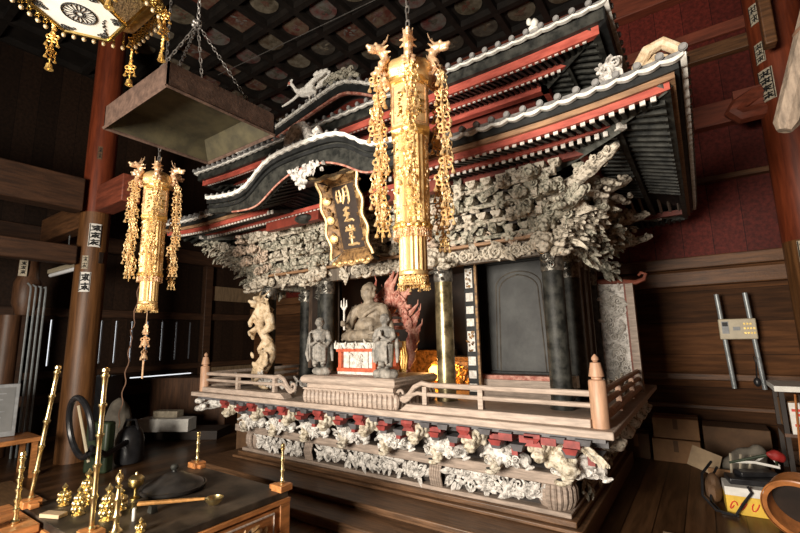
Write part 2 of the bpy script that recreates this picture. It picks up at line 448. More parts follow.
while x < cx1:
    y = cy0+.1+P/2
    while y < cy1-.2:
        if -8.2 < x < .5 and y > 1.6 and (y > 2.3 or x > -6):
            k = r.randrange(5); m = MB(); zc = CZ+.112
            if k == 1 and r.random() < .6: m.box((x, y, zc), (.42, .42, .012), .0)
            else: m.lathe([(.225, -.008), (.225, .006)], (x, y, zc), 24)
            m.mat(1)
            for q in range(7):
                a = r.uniform(0, 6.28); d = r.uniform(0, .13)
                m.ell((x+d*cos(a), y+d*sin(a), zc-.008), (r.uniform(.02, .07), r.uniform(.015, .035), .004), RZ(r.uniform(0, 3)), 8, 4)
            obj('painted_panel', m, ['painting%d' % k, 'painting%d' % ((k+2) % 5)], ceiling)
        y += P
    x += P

# ================================================================== THE SHRINE
SH = thing('miniature_shrine', 'large carved shrine hall with two tiers of red and black eaves on a railed deck', 'shrine', (X0, 4.6, 0))
def sp(name, mb, mats, parent=None, bevel=0, label=None, sharp=38, kind=None):
    return obj(name, mb, mats, SH if parent is None else parent, bevel, label, sharp, kind=kind)
def up_fn(s, a, L): return a*max(0, 1-s/L)**2
def ring(mb, hw, y0, y1, d, th, zt, zb, a=.1, L=1.1, ns=30, front_skip=0, zi=None, sides=(0, 1, 2, 3)):
    """a square-section band running round the eaves at inset d, sweeping up at the corners; zi lifts the inner edge"""
    zi = 0 if zi is None else zi
    def side(p, q, inward, skip):
        p, q = V(p), V(q); n = (q-p).length; dirv = (q-p)/n; inw = V(inward)
        ts = sorted(set([n*(.5-.5*cos(pi*i/ns)) for i in range(ns+1)]))
        runs = [ts]
        if skip:
            c = n/2
            runs = [[t for t in ts if t < c-skip]+[c-skip], [c+skip]+[t for t in ts if t > c+skip]]
        for run in runs:
            vs = []; fs = []
            for t in run:
                s = min(t, n-t); u = up_fn(s, a, L)
                for e, z in ((0, zt), (0, zb), (th, zb+zi), (th, zt+zi)):
                    m = d+e; tt = m+(n-2*m)*t/n
                    vs.append(p+dirv*tt+inw*m+V((0, 0, z+u)))
            for i in range(len(run)-1):
                for j in range(4):
                    j2 = (j+1) % 4; fs.append((i*4+j, i*4+j2, i*4+4+j2, i*4+4+j))
            fs.append((3, 2, 1, 0)); k = (len(run)-1)*4; fs.append((k, k+1, k+2, k+3))
            mb.add(vs, fs)
    A, B, C, D = (X0-hw, y0, 0), (X0+hw, y0, 0), (X0+hw, y1, 0), (X0-hw, y1, 0)
    for i, (q, w_, v_) in enumerate(((A, B, (0, 1, 0)), (B, C, (-1, 0, 0)), (C, D, (0, -1, 0)), (D, A, (1, 0, 0)))):
        if i in sides: side(q, w_, v_, front_skip if i == 0 else 0)
def each_side(hw, y0, y1):
    """(start, direction, inward, length) of the four eave sides, front first"""
    return [(V((X0-hw, y0, 0)), V((1, 0, 0)), V((0, 1, 0)), 2*hw), (V((X0+hw, y0, 0)), V((0, 1, 0)), V((-1, 0, 0)), y1-y0),
            (V((X0+hw, y1, 0)), V((-1, 0, 0)), V((0, -1, 0)), 2*hw), (V((X0-hw, y1, 0)), V((0, -1, 0)), V((1, 0, 0)), y1-y0)]
def rafters(body, tips, hw, y0, y1, pitch, wd, dt, d_out, z_out, d_in, z_in, a, L, front_skip=0, single=None):
    for si, (p, dv, iw, n) in enumerate(each_side(hw, y0, y1)):
        pt = pitch if si % 2 == 0 else pitch*1.8; k = int((n-2*d_out-.1)/pt); off = (n-k*pt)/2
        for i in range(k+1):
            t = off+i*pt; s = min(t, n-t)
            if si == 0 and front_skip and abs(t-n/2) < front_skip: continue
            if si == 1 and hw > 2.8 and 2.2 < t < n-.3: continue
            din = min(d_in, max(d_out+.12, s-.02)); zz = z_out+(z_in-z_out)*(din-d_out)/(d_in-d_out)
            u0 = up_fn(s, a, L); u1 = u0*.45
            A = p+dv*t+iw*d_out+V((0, 0, z_out+u0)); B = p+dv*t+iw*din+V((0, 0, zz+u1))
            vs = []
            for q, e in ((A, 0), (B, 0)):
                for sx, sz in ((-1, 0), (1, 0), (1, 1), (-1, 1)): vs.append(q+dv*(sx*wd/2)+V((0, 0, -dt+dt*sz)))
            own = single and single[1](si, t-n/2)
            bd = MB() if own else body; tp = bd if own else tips
            bd.add(vs, [(0, 1, 2, 3)[::-1], (4, 5, 6, 7), (0, 1, 5, 4), (1, 2, 6, 5), (2, 3, 7, 6), (3, 0, 4, 7)])
            c = A+V((0, 0, -dt/2))-iw*.006
            if si: continue
            if own: bd.mat(1)
            tp.box(c, (wd*1.12 if si % 2 == 0 else .014, .014 if si % 2 == 0 else wd*1.12, dt*1.1))
            if own: obj('rafter', bd, ['black_worn', 'throne_white'], single[0])
# ---- plinth
b = MB(); b.bx(X0-2.05, X0+2.03, 3.40, 5.9, .15, .18); b.bx(X0-2.0, X0+1.985, 3.44, 5.85, .18, .225); sp('base_moulding', b, 'dais_wood', bevel=.008)
b = MB(); b.bx(X0-1.96, X0+1.945, 3.47, 5.8, .225, .262); sp('base_moulding', b, 'grey_wood', bevel=.008)
b = MB(); b.bx(X0-1.88, X0+1.88, 3.56, 5.7, .26, .47); sp('plinth_core', b, 'dark_wood')
b = MB(); b.bx(X0-2.02, X0+1.98, 3.40, 5.8, .462, .545); sp('plinth_top_board', b, 'grey_wood', bevel=.01)
def fluted(u0, u1, mb):
    n = 5; wv = (u1-u0)/n
    for i in range(n): mb.tube([(X0+u0+wv*(i+.5), 3.50, .262), (X0+u0+wv*(i+.5), 3.47, .36), (X0+u0+wv*(i+.5), 3.50, .464)], wv*.55, 8)
for u in (-.80, .80): m = MB(); fluted(u-.06, u+.06, m); sp('plinth_post', m, 'grey_wood')
for s in (-1, 1):   # bulging fluted corner scrolls that wrap the corner
    m = MB(); cx = X0+s*1.79
    for i in range(7):
        a = i/6*1.57; rr = .135
        ps = [(cx+s*rr*q*sin(a), 3.62-rr*q*cos(a), z) for z, q in ((.262, .86), (.285, 1.02), (.33, 1.16), (.40, 1.16), (.445, 1.02), (.466, .86))]
        m.tube(ps, [.018, .021, .023, .023, .021, .018], 8)
    m.lathe([(.11, .262), (.13, .30), (.138, .36), (.13, .42), (.11, .466)], (cx, 3.62, 0), 16); sp('plinth_corner', m, 'grey_wood')
for i, (u0, u1) in enumerate(((-1.76, -.87), (-.73, .73), (.87, 1.78))):
    m = MB(); m.bx(X0+u0, X0+u1, 3.535, 3.565, .275, .455)
    m.mat(1); relief(m, (X0+u0, 3.53, .27), (1, 0, 0), (0, 0, 1), (0, -1, 0), u1-u0, .19, int((u1-u0)*95), .098, 20+i, (.16, .74, .10))
    sp('plinth_carving', m, ['dark_wood', 'carved_white'])
m = MB(); m.bx(X0+1.90, X0+1.93, 3.75, 5.6, .275, .455); m.mat(1)
relief(m, (X0+1.93, 3.75, .275), (0, 1, 0), (0, 0, 1), (1, 0, 0), 1.85, .18, 60, .10, 31); sp('plinth_carving', m, ['dark_wood', 'carved_green'])
# ---- zone between plinth and deck: dark core, grey and red bracket blocks, lions
b = MB(); b.bx(X0-1.85, X0+1.85, 3.50, 5.65, .54, .90); sp('deck_core', b, 'dark_wood')
lionb = MB()
lionb.ell((0, -.02, .02), (.075, .07, .08)); lionb.ell((0, -.085, -.015), (.052, .05, .042)); lionb.ell((0, -.08, -.05), (.042, .04, .022))
lionb.ell((0, -.128, -.002), (.022, .014, .014))
for s in (-1, 1):
    lionb.ell((s*.032, -.082, .035), (.022, .02, .024)); lionb.ell((s*.075, -.005, .03), (.022, .03, .035), RY(s*.5)); lionb.ell((s*.03, -.115, -.02), (.02, .02, .018))
for i in range(9):
    a = -pi*.1+i*pi*1.2/8; lionb.ell((.088*cos(a), .02+.01*sin(3*a), .02+.088*sin(a)), .027)
for i in range(7):
    a = i*pi/6; lionb.ell((.06*cos(a), -.045, .03+.065*sin(a)), .02)
LION = clay(lionb, .0075, 2)
bodyb = MB()
bodyb.ell((0, 0, .02), (.12, .07, .075)); bodyb.ell((.10, 0, -.01), (.10, .06, .055)); bodyb.ell((-.08, .0, .07), (.07, .055, .06))
for i in range(14):
    bodyb.ell((rnd.uniform(-.14, .2), -.06, rnd.uniform(-.05, .09)), (rnd.uniform(.02, .05), .02, .014), RY(rnd.uniform(-1, 1)))
LBODY = clay(bodyb, .011, 2)
ups = [-1.72, -1.22, -.72, -.20, .31, .83, 1.34, 1.86]
for i, u in enumerate(ups):
    m = MB(); m.paste(LION, (X0+u, 3.16, .765), RZ(rnd.uniform(.05, .3)), (.95, 1.0, 1.0)); m.mat(1).ell((X0+u-.005, 3.062, .725), (.03, .012, .009)); sp('lion_head_carving', m, ['lion_face', 'ink'])
    m = MB(); m.paste(LBODY, (X0+u+.17, 3.30, .645), RZ(.15), 1.12)
    relief(m, (X0+u+.02, 3.235, .575), (1, 0, 0), (0, 0, 1), (0, -1, 0), .34, .13, 14, .055, 50+i, (.6, .4, 0)); sp('lion_body_carving', m, 'carved_white')
    m = MB(); m.paste(LION, (X0+u+.12, 3.29, .60), RZ(rnd.uniform(.1, .45)), .86); m.ell((X0+u+.09, 3.26, .535), (.05, .05, .025)); m.mat(1).ell((X0+u+.10, 3.20, .57), (.026, .012, .008)); sp('lion_head_carving', m, ['lion_face' if i % 3 else 'carved_cream', 'ink'])
    m = MB()
    m.frustum((X0+u-.02, 3.08, .825), (.05, .08), (.11, .11), .035); m.bx(X0+u-.075, X0+u+.035, 3.03, 3.30, .86, .885); m.prism([(-.06, 0), (-.02, .05), (.0, .02), (.03, .055), (.06, 0)], (X0+u-.02, 3.05, .80), (1, 0, 0), (0, 0, 1), (0, 1, 0), .05)
    m.frustum((X0+u+.22, 3.10, .775), (.06, .08), (.10, .11), .04); m.bx(X0+u+.17, X0+u+.27, 3.08, 3.4, .815, .85); m.bx(X0+u+.30, X0+u+.345, 3.16, 3.4, .70, .76)
    sp('bracket_block', m, 'red_faded')
    m = MB(); m.bx(X0+u+.08, X0+u+.42, 3.25, 3.5, .80, .85)
    for e in (.20, .36): m.frustum((X0+u+e, 3.16, .74), (.06, .09), (.1, .12), .05); m.frustum((X0+u+e-.05, 3.08, .845), (.07, .08), (.1, .1), .04)
    sp('bracket_block', m, 'deck_grey')
m = MB()
for i in range(4): m.bx(X0+1.60+i*.15, X0+1.70+i*.15, 3.03, 3.2, .825, .872)
sp('bracket_block', m, 'red_faded')
cornb = MB()
for i in range(6): cornb.ell((.03*i, -.03*i, -.012*i+.01*(i % 2)), (.07-.006*i, .05, .055-.005*i), RZ(-.7))
for i in range(10): cornb.ell((rnd.uniform(0, .2), -rnd.uniform(0, .2), rnd.uniform(-.06, .04)), .03)
CORN = clay(cornb, .01, 2)
def fan(mb, c, ang, n, l, w):
    for i in range(n):
        t = i/(n-1)-.5; mb.paste(LEAF, c, RZ(ang)@RX(t*1.6)@RY(.25+.5*abs(t)), (l*(1-.3*abs(t)), w, w))
m = MB(); m.paste(LION, (X0+1.98, 3.22, .68), RZ(.75), 1.15); m.ell((X0+2.02, 3.18, .655), (.05, .05, .022)); sp('corner_carving', m, 'lion_face')
m = MB(); m.ell((X0+2.10, 3.19, .825), (.10, .07, .055), RZ(-.7)); 
for i in range(3): fan(m, (X0+2.08+.05*i, 3.19-.04*i, .83-.025*i), -.6, 6, .17, .10)
sp('corner_carving', m, 'lion_face')
m = MB(); m.paste(CORN, (X0-2.07, 3.20, .82), RZ(-1.5), 1.1); sp('corner_carving', m, 'carved_white')
for i in range(5):      # along the right flank
    m = MB(); m.paste(LION, (X0+2.20, 3.55+i*.45, .80), RZ(pi/2), 1.1); m.paste(LION, (X0+2.05, 3.75+i*.45, .62), RZ(pi/2), .95); sp('lion_head_carving', m, 'carved_cream')
# ---- deck
b = MB(); b.bx(X0-2.36, X0+2.36, 3.0, 5.95, .905, .955); sp('deck', b, 'pale_wood', bevel=.008)
b = MB(); b.bx(X0-2.30, X0+2.30, 3.06, 5.9, .87, .905); sp('deck_frame', b, 'deck_grey')
for u0, u1 in ((-2.22, -.72), (.72, 2.22)):
    m = MB(); s = 1 if u0 < 0 else -1; e = u1 if u0 < 0 else u0
    m.prism([(u0, .955), (u1, .955), (u1-.0 if s < 0 else u1-.07, 1.01), (u0+(.07 if s < 0 else 0), 1.01)], (X0, 3.06, 0), (1, 0, 0), (0, 0, 1), (0, 1, 0), .12)
    sp('railing_sill', m, 'pale_wood', bevel=.006)
    o_ = u1 if s > 0 else u0+.04     # inner end of the rail, where it curls; s points from the post towards the gap
    def curl(z, q, L):
        b0 = X0+(u0 if s > 0 else u1); pts = [(b0, 3.12, z), (X0+o_-s*L*.8, 3.12, z), (X0+o_-s*L*.55, 3.12, z+.012*q), (X0+o_-s*L*.28, 3.12, z-.02*q), (X0+o_-s*L*.08, 3.12, z-.085*q), (X0+o_+s*.035*q, 3.12, z-.125*q)]
        c = V((X0+o_+s*.06*q, 3.12, z-.085*q))
        for i in range(9):
            a = -pi*.55+i*.62; r_ = .046*q*(1-.07*i); pts.append((c.x+s*r_*cos(a), 3.12, c.z+r_*sin(a)))
        return pts
    pp = curl(1.165, 1., .28); rail = sp('railing', MB().tube(pp, [.021]*6+[.019, .018, .017, .016, .015, .014, .013, .012, .011], 8), 'pale_wood')
    pp = curl(1.09, .55, .20); m = MB(); m.tube(pp, [.017]*6+[.014, .013, .012, .012, .011, .010, .010, .009, .008], 8); sp('middle_rail', m, 'pale_wood', rail)
    for k in (.15, .48) if s < 0 else (.42, .85):
        x = X0+u0+(u1-u0)*k
        m = MB(); m.bx(x-.02, x+.02, 3.10, 3.14, 1.0, 1.15); sp('baluster', m, 'pale_wood', rail)
for s in (-1, 1):
    x = X0+s*2.27; m = MB()
    m.lathe([(.056, .955), (.056, 1.245), (.05, 1.255), (.034, 1.26), (.034, 1.272), (.05, 1.278), (.046, 1.30), (.034, 1.365), (.012, 1.372), (.024, 1.385), (.022, 1.40), (.004, 1.42)], (x, 3.12, 0), 16)
    sp('railing_post', m, 'post_wood')
    r_ = None
    for z in (1.165, 1.09, 1.0):
        m = MB(); m.tube([(x, 3.15, z), (x, 5.4, z)], .022 if z > 1.05 else .03, 8)
        if r_ is None: r_ = sp('railing', m, 'pale_wood' if s < 0 else 'post_wood')
        else: sp('middle_rail', m, 'pale_wood' if s < 0 else 'post_wood', r_)
    for y in (3.9, 4.65): m = MB(); m.bx(x-.02, x+.02, y-.02, y+.02, .955, 1.15); sp('baluster', m, 'post_wood', r_)
# carved foliage seen through the left railing and the flank railing
m = MB(); relief(m, (X0-1.75, 3.5, .97), (1, 0, 0), (0, 0, 1), (0, -1, 0), 1.0, .17, 20, .12, 77); sp('foliage_carving', m, 'carved_white')
m = MB(); relief(m, (X0+2.12, 3.4, .97), (0, 1, 0), (0, 0, 1), (1, 0, 0), 1.7, .2, 30, .12, 78); sp('foliage_carving', m, 'carved_cream')
# ---- columns
def column(u, y, mat_='black_worn', top=2.26):
    m = MB(); m.lathe([(.10, .955), (.10, .99), (.088, 1.0), (.088, top)], (X0+u, y, 0), 20); c = sp('column', m, mat_)
    m = MB(); m.lathe([(.091, top-.17), (.096, top-.15), (.094, top-.02), (.11, top)], (X0+u, y, 0), 20)
    relief(m, (X0+u-.07, y-.09, top-.16), (1, 0, 0), (0, 0, 1), (0, -1, 0), .14, .14, 6, .07, int(u*100)+9); sp('column_sleeve', m, 'sleeve_metal', c)
    return c
column(1.87, 3.75); column(.80, 3.75, 'brass_patina'); column(-.80, 3.75); column(-1.87, 3.75)
for u in (-1.80, 1.87): column(u, 4.35); column(u, 5.2)
column(-1.45, 4.35)
# ---- front walls behind the porch
def dark_bay(u0, u1, mat_, name='wall_panel'):
    m = MB(); m.bx(X0+u0, X0+u1, 4.32, 4.36, 1.17, 2.40); p = sp(name, m, mat_); return p
p = dark_bay(.92, 1.80, 'panel_black', 'door_panel')
m = MB(); pts = []
for i in range(26):
    t = i/25; a = pi*t; pts.append((X0+1.36-.24*cos(a)*(1.12 if i in (0, 25) else 1), 4.318, 2.05+.16*sin(a) if 0 < i < 25 else 1.22))
for off in (0, .035): m.tube([(q[0]+(off if q[0] < X0+1.36 else -off), q[1], q[2]-off) for q in pts], .006, 5)
sp('arch_outline', m, 'arch_brown', p)  # two thin arched lines, lighter than the door panel
m = MB(); m.bx(X0+.9, X0+1.8, 4.29, 4.32, 1.17, 1.2); m.bx(X0+.90, X0+.95, 4.29, 4.33, 1.17, 2.4); m.bx(X0+1.74, X0+1.80, 4.29, 4.33, 1.17, 2.4); m.bx(X0+.9, X0+1.8, 4.28, 4.33, 2.3, 2.42)
sp('door_frame', m, 'black_lacquer', bevel=.006)
m = MB(); m.bx(X0+.92, X0+1.72, 4.10, 4.32, 1.06, 1.13); m.mat(1).bx(X0+.92, X0+1.72, 4.14, 4.32, 1.13, 1.17); m.mat(2).bx(X0+.90, X0+1.8, 4.02, 4.32, .955, 1.06)
sp('door_sill', m, ['pale_wood', 'flame_red', 'grey_wood'])
m = MB(); m.bx(X0+1.80, X0+1.93, 4.02, 4.12, 1.09, 1.19); sp('sill_end_block', m, 'white_paint')
p = dark_bay(-1.80, -.92, 'panel_brown')
m = MB(); m.bx(X0-1.62, X0-1.50, 4.29, 4.32, 1.17, 2.3); m.bx(X0-1.42, X0-1.0, 4.28, 4.32, 1.2, 1.3); sp('panel_frame', m, 'dark_wood')
for s in (1, -1):       # ornamental jamb strips
    m = MB(); m.bx(X0+s*.97-.06, X0+s*.97+.06, 4.0, 4.06, .98, 2.3); j = sp('jamb', m, 'black_lacquer')
    z = 1.02; k = 0
    while z < 2.22:
        h = (.075, .075, .085, .20)[k % 4]; m = MB(); m.bx(X0+s*.97-.045, X0+s*.97+.035, 3.985, 4.0, z, z+h)
        if k % 4 == 3: m.mat(1); relief(m, (X0+s*.97-.045, 3.985, z), (1, 0, 0), (0, 0, 1), (0, -1, 0), .08, h, 8, .035, k)
        sp('jamb_plaque', m, ['throne_white', 'plaque_gold'], j); z += h+.05; k += 1
    m = MB(); m.bx(X0+s*1.045-.012, X0+s*1.045+.012, 3.97, 4.0, .98, 2.3); sp('jamb_edge', m, 'plaque_gold')
# inner sanctum, open in the middle
m = MB(); m.bx(X0-.92, X0-.88, 4.1, 5.2, .955, 2.4); m.bx(X0+.88, X0+.92, 4.1, 5.2, .955, 2.4); m.bx(X0-1.8, X0+1.8, 5.2, 5.24, .955, 3.2); m.bx(X0-1.8, X0+1.8, 4.3, 5.2, 2.40, 2.44)
sp('sanctum_wall', m, 'dark_wood')
m = MB(); m.bx(X0+.30, X0+.85, 4.5, 4.95, .955, 1.28); m.frustum((X0+.55, 4.6, 1.28), (.5, .3), (.62, .38), .05); m.bx(X0-.5, X0+.28, 4.6, 5.0, .955, 1.4); sp('inner_altar', m, 'plaque_gold', bevel=.01)
m = MB(); relief(m, (X0+.28, 4.49, 1.0), (1, 0, 0), (0, 0, 1), (0, -1, 0), .56, .26, 26, .1, 4); sp('altar_carving', m, 'gold', )
m = MB(); m.bx(X0+.40, X0+.66, 5.02, 5.06, 1.45, 2.25); sp('inner_screen', m, 'panel_black')
# side wall and the carved wing screen
m = MB(); m.bx(X0+1.84, X0+1.90, 4.35, 5.2, .96, 2.4); m.bx(X0+1.84, X0+1.90, 3.75, 4.35, 1.0, 1.1)
for y in (4.5, 4.75, 5.0): m.bx(X0+1.90, X0+1.925, y-.02, y+.02, .96, 2.4)
sp('side_wall', m, 'grey_board')
m = MB(); m.bx(X0-1.90, X0-1.84, 4.35, 5.2, .96, 2.4); sp('side_wall', m, 'grey_board')
for s in (1, -1):
    a0, a1 = (X0+1.95, X0+2.22) if s > 0 else (X0-2.22, X0-1.95)
    m = MB(); m.bx(a0, a1, 5.20, 5.23, .98, 2.10); sc = sp('wing_screen', m, 'carved_white')
    m = MB()
    relief(m, (a0, 5.2, 1.0), (1, 0, 0), (0, 0, 1), (0, -1, 0), a1-a0, 1.08, 60, .085, 15, (.6, .35, .05)); sp('screen_carving', m, 'throne_white', sc)
    m = MB(); m.bx(a0-.035, a0, 5.17, 5.25, .96, 2.13); m.bx(a1, a1+.02, 5.18, 5.25, .96, 2.1)
    xe = a1 if s > 0 else a0
    m.tube([(a0-.03, 5.2, 2.13), (a1+.02, 5.2, 2.11)] if s > 0 else [(a1+.03, 5.2, 2.13), (a0-.02, 5.2, 2.11)], .028, 8)
    m.tube([(xe, 5.2, 2.11), (xe+s*.12, 5.2, 2.09), (xe+s*.2, 5.2, 2.12), (xe+s*.22, 5.2, 2.17), (xe+s*.18, 5.2, 2.19), (xe+s*.15, 5.2, 2.16)], [.028, .026, .022, .02, .018, .014], 8)
    sp('screen_frame', m, 'rust_board', sc)
    m = MB(); m.bx(a1+.02 if s > 0 else a0-.09, a1+.09 if s > 0 else a0-.02, 5.16, 5.26, .9, 2.08); sp('screen_post', m, 'grey_wood', sc)
# ---- lintels
m = MB(); m.bx(X0-2.0, X0+2.0, 3.71, 3.79, 2.24, 2.38); li = sp('lintel', m, 'grey_board')
for i, (u0, u1) in enumerate(((-1.86, -.82), (-.76, .76), (.82, 1.86))):
    m = MB(); relief(m, (X0+u0, 3.70, 2.235), (1, 0, 0), (0, 0, 1), (0, -1, 0), u1-u0, .14, int((u1-u0)*26), .135, 90+i, (.45, .35, .2)); sp('lintel_carving', m, 'carved_cream', li)
m = MB(); m.bx(X0-2.02, X0+2.02, 3.64, 3.82, 2.385, 2.415); sp('tie_plate', m, 'brown_board', bevel=.005)
m = MB(); m.bx(X0+1.82, X0+1.92, 3.7, 5.3, 2.24, 2.415); m.bx(X0-1.92, X0-1.82, 3.7, 5.3, 2.24, 2.415); sp('side_lintel', m, 'carved_green')
# ---- bracket clusters
def bracket_cluster(x, y, out, lat, seed, tiers=4, heads=True, wide=.34):
    """stepped bracket set: out = outward direction, lat = along the wall"""
    r = random.Random(seed); out, lat = V(out), V(lat); B = basis(lat, -out if True else out, (0, 0, 1))
    m = MB(); c0 = V((x, y, 0))
    for k in range(tiers):
        o = .02+.095*k; z = 2.425+.125*k
        w = wide*(.62+.14*k)
        p = c0+out*o
        # arm along the wall with rounded ends
        for a, bq in ((0, 1),):
            m.box(p+V((0, 0, z+.055)), (w if abs(lat.x) > .5 else .055, .055 if abs(lat.x) > .5 else w, .06))
        for e in (-.5, -.17, .17, .5) if k > 1 else (-.5, 0, .5):
            m.frustum(p+lat*(e*w)+V((0, 0, z+.085)), (.055, .055), (.085, .085), .035)
            m.box(p+lat*(e*w)+V((0, 0, z+.13)), (.09, .09, .022))
        # arm straight out
        L = o+.12
        m.box(c0+out*(L/2)+V((0, 0, z+.03)), (.05 if abs(lat.x) > .5 else L, L if abs(lat.x) > .5 else .05, .07))
    if heads:
        m.mat(1)
        for k in range(tiers):
            o = .12+.095*k; z = 2.425+.125*k
            for e in ((0,) if k in (0, 3) else (-.13, .14)):
                q = r.uniform(.65, .95)
                m.paste(LION if r.random() < .6 else CORN, c0+out*(o+.05)+lat*(e+r.uniform(-.03, .03))+V((0, 0, z+.02)), basis(lat, -out, (0, 0, 1))@RZ(r.uniform(-.4, .4)) if True else None, q*.9)
        for k in range(16):
            t = r.random(); z = 2.43+.42*t; o = .07+.32*t
            q = r.uniform(.035, .065); pos = c0+out*o+lat*r.uniform(-.24, .24)+V((0, 0, z))
            m.paste(r.choice((SPIRAL, FLOWER, LEAF)), pos, basis(lat, (0, 0, 1), out)@RZ(r.uniform(0, 6.28)), (q, q, q))
    return m
BM = ('carved_pink', 'carved_green', 'carved_cream', 'carved_green')
def bracket_tiers(o, lat, out, n, seed):
    """continuous stepped tiers between the column sets: carved fascia, bearing blocks and a long arm on each"""
    o, lat, out = V(o), V(lat), V(out)
    for k in range(4):
        m = MB(); z = 2.418+.122*k; d = .02+.095*k; q = o+out*d+V((0, 0, z)); ln = lat.x*1.
        c = q+lat*(n/2)-out*.15+V((0, 0, .055)); sx = n if abs(lat.x) > .5 else .2; sy = .2 if abs(lat.x) > .5 else n; m.mat(2)
        m.box(c, (sx, sy, .10))
        m.mat(0); relief(m, q-out*.015, lat, (0, 0, 1), out, n, .125, int(n*17), .135, seed+k, (.25, .42, .33))
        m.mat(1); p = .14; i = 0
        while i*p < n-.05:
            a = q+lat*(.05+i*p+.07*(k % 2))+out*.035
            m.frustum(a+V((0, 0, .06)), (.045, .10), (.088, .12), .032); m.box(a+V((0, 0, .105)), (.094, .125, .026))
            if i % 3 == 0: m.paste(LION if (i+k) % 2 else FLOWER, a+out*.03+V((0, 0, .03)), basis(lat, -out, (0, 0, 1)) if (i+k) % 2 else basis(lat, (0, 0, 1), out), .62 if (i+k) % 2 else .07)
            i += 1
        m.tube([q+out*.03+V((0, 0, .04)), q+lat*n+out*.03+V((0, 0, .04))], .02, 6)
        sp('bracket_tier', m, [BM[k], ('carved_green', 'carved_cream')[k % 2], 'dark_wood'])
bracket_tiers((X0-1.86, 3.73, 0), (1, 0, 0), (0, -1, 0), 3.72, 200)
bracket_tiers((X0+1.86, 3.74, 0), (0, 1, 0), (1, 0, 0), 1.7, 210)
bracket_tiers((X0-1.86, 3.74, 0), (0, 1, 0), (-1, 0, 0), 1.7, 220)
for i, u in enumerate((-1.87, -.80, .80, 1.87)):
    sp('bracket_cluster', bracket_cluster(X0+u, 3.72, (0, -1, 0), (1, 0, 0), 100+i), ['carved_cream', ('carved_pink', 'carved_green')[i % 2]])
for s in (1, -1):
    for i, y in enumerate((3.80, 4.35, 5.2)):
        sp('bracket_cluster', bracket_cluster(X0+s*1.88, y, (s, 0, 0), (0, 1, 0), 130+i), ['carved_green', 'carved_cream'])
# long carved noses at the corners, scrolls cut along their flanks
def nose(p0, p1, r0, seed, droop=.02):
    p0, p1 = V(p0), V(p1); r = random.Random(seed); d = p1-p0; n = 9; m = MB()
    pts = [p0+d*(i/n)+V((0, 0, -droop*sin(pi*i/n))) for i in range(n+1)]
    m.tube(pts, [r0*(1-.35*(i/n)**2)*(1+.12*sin(i*2.4)) for i in range(n)]+[r0*.35], 9)
    side = V((0, 0, 1)).cross(d).normalized()
    for i in range(12):
        t = (i+.5)/12.5; q = r0*r.uniform(.45, .6)
        for sgn in (-1, 1):
            m.paste(SPIRAL, p0+d*t+side*sgn*r0*.75+V((0, 0, r.uniform(-.35, .35)*r0)), basis(d.normalized(), side.cross(d.normalized())*sgn, side*sgn)@RZ(r.uniform(0, 6)), (q, q, q*.7))
    return m
for s in (1, -1):
    X = X0+s*1.9
    for k, (a, b, rr) in enumerate((((0, 3.70, 2.70), (.62, 3.30, 2.90), .062), ((0, 4.15, 2.78), (.60, 4.2, 2.92), .058), ((0, 5.2, 2.74), (.64, 5.25, 2.83), .055), ((0, 5.5, 2.55), (.62, 5.6, 2.65), .055),
                                  ((0, 3.68, 2.55), (.36, 3.38, 2.66), .06), ((0, 3.9, 2.52), (.44, 3.9, 2.62), .06), ((0, 4.6, 2.56), (.46, 4.6, 2.68), .06))):
        if s < 0 and k == 0: b = (1.02, 3.32, 2.98)
        m = nose((X+s*a[0], a[1], a[2]), (X+s*b[0], b[1], b[2]), rr, 150+k); sp('carved_nose', m, 'carved_cream' if k < 4 else 'carved_green')
    # layered leafy beasts under the noses
    for k, (dx, y, z, q) in enumerate((() if s > 0 else ((.35, 3.45, 2.72, 1.), (.55, 3.40, 2.82, .9), (.30, 3.55, 2.60, 1.), (.22, 3.6, 2.5, 1.), (.45, 3.45, 2.70, 1.), (.68, 3.36, 2.88, .8)))+((.10, 3.66, 2.36, 1.0), (.16, 3.72, 2.47, 1.1), (.22, 3.84, 2.55, 1.0), (.25, 4.05, 2.66, 1.1), (.20, 4.0, 2.45, 1.05), (.2, 4.4, 2.38, 1.1), (.28, 4.5, 2.55, 1.15), (.22, 4.8, 2.42, 1.1), (.30, 5.0, 2.6, 1.2), (.14, 4.1, 2.28, 1.0), (.16, 5.1, 2.25, 1.1))):
        m = MB(); m.paste(LION, (X+s*dx, y, z), RZ(s*1.2) if s > 0 else RZ(-pi/2-.6), q*.8)
        for i in range(22):
            q2 = rnd.uniform(.05, .085); a = rnd.uniform(-1.2, .9)
            m.paste(LEAF, (X+s*(dx+rnd.uniform(-.02, .10)), y+rnd.uniform(-.12, .12), z+rnd.uniform(-.07, .06)), RZ(a if s > 0 else pi-a)@RY(rnd.uniform(-.2, .9))@RX(rnd.uniform(-.9, .9)), (q2*1.9, q2*1.3, q2*1.3))
        for i in range(8): m.paste(SPIRAL if i % 2 else FLOWER, (X+s*(dx+.06), y+rnd.uniform(-.1, .1), z+rnd.uniform(-.05, .05)), basis((0, 1, 0), (0, 0, 1), (s, 0, 0))@RZ(i), .04)
        sp('beast_carving', m, 'carved_cream' if k < 3 else 'carved_green')
for s, u in ((1, 1.87), (-1, -1.87), (1, .8), (-1, -.8)):
    m = MB(); m.paste(LION, (X0+u-.02, 3.62, 2.30), RZ(.2*s), 1.15); m.paste(CORN, (X0+u+s*.07, 3.62, 2.24), RZ(0 if s > 0 else -1.6), .8)
    sp('beast_carving', m, 'carved_cream')

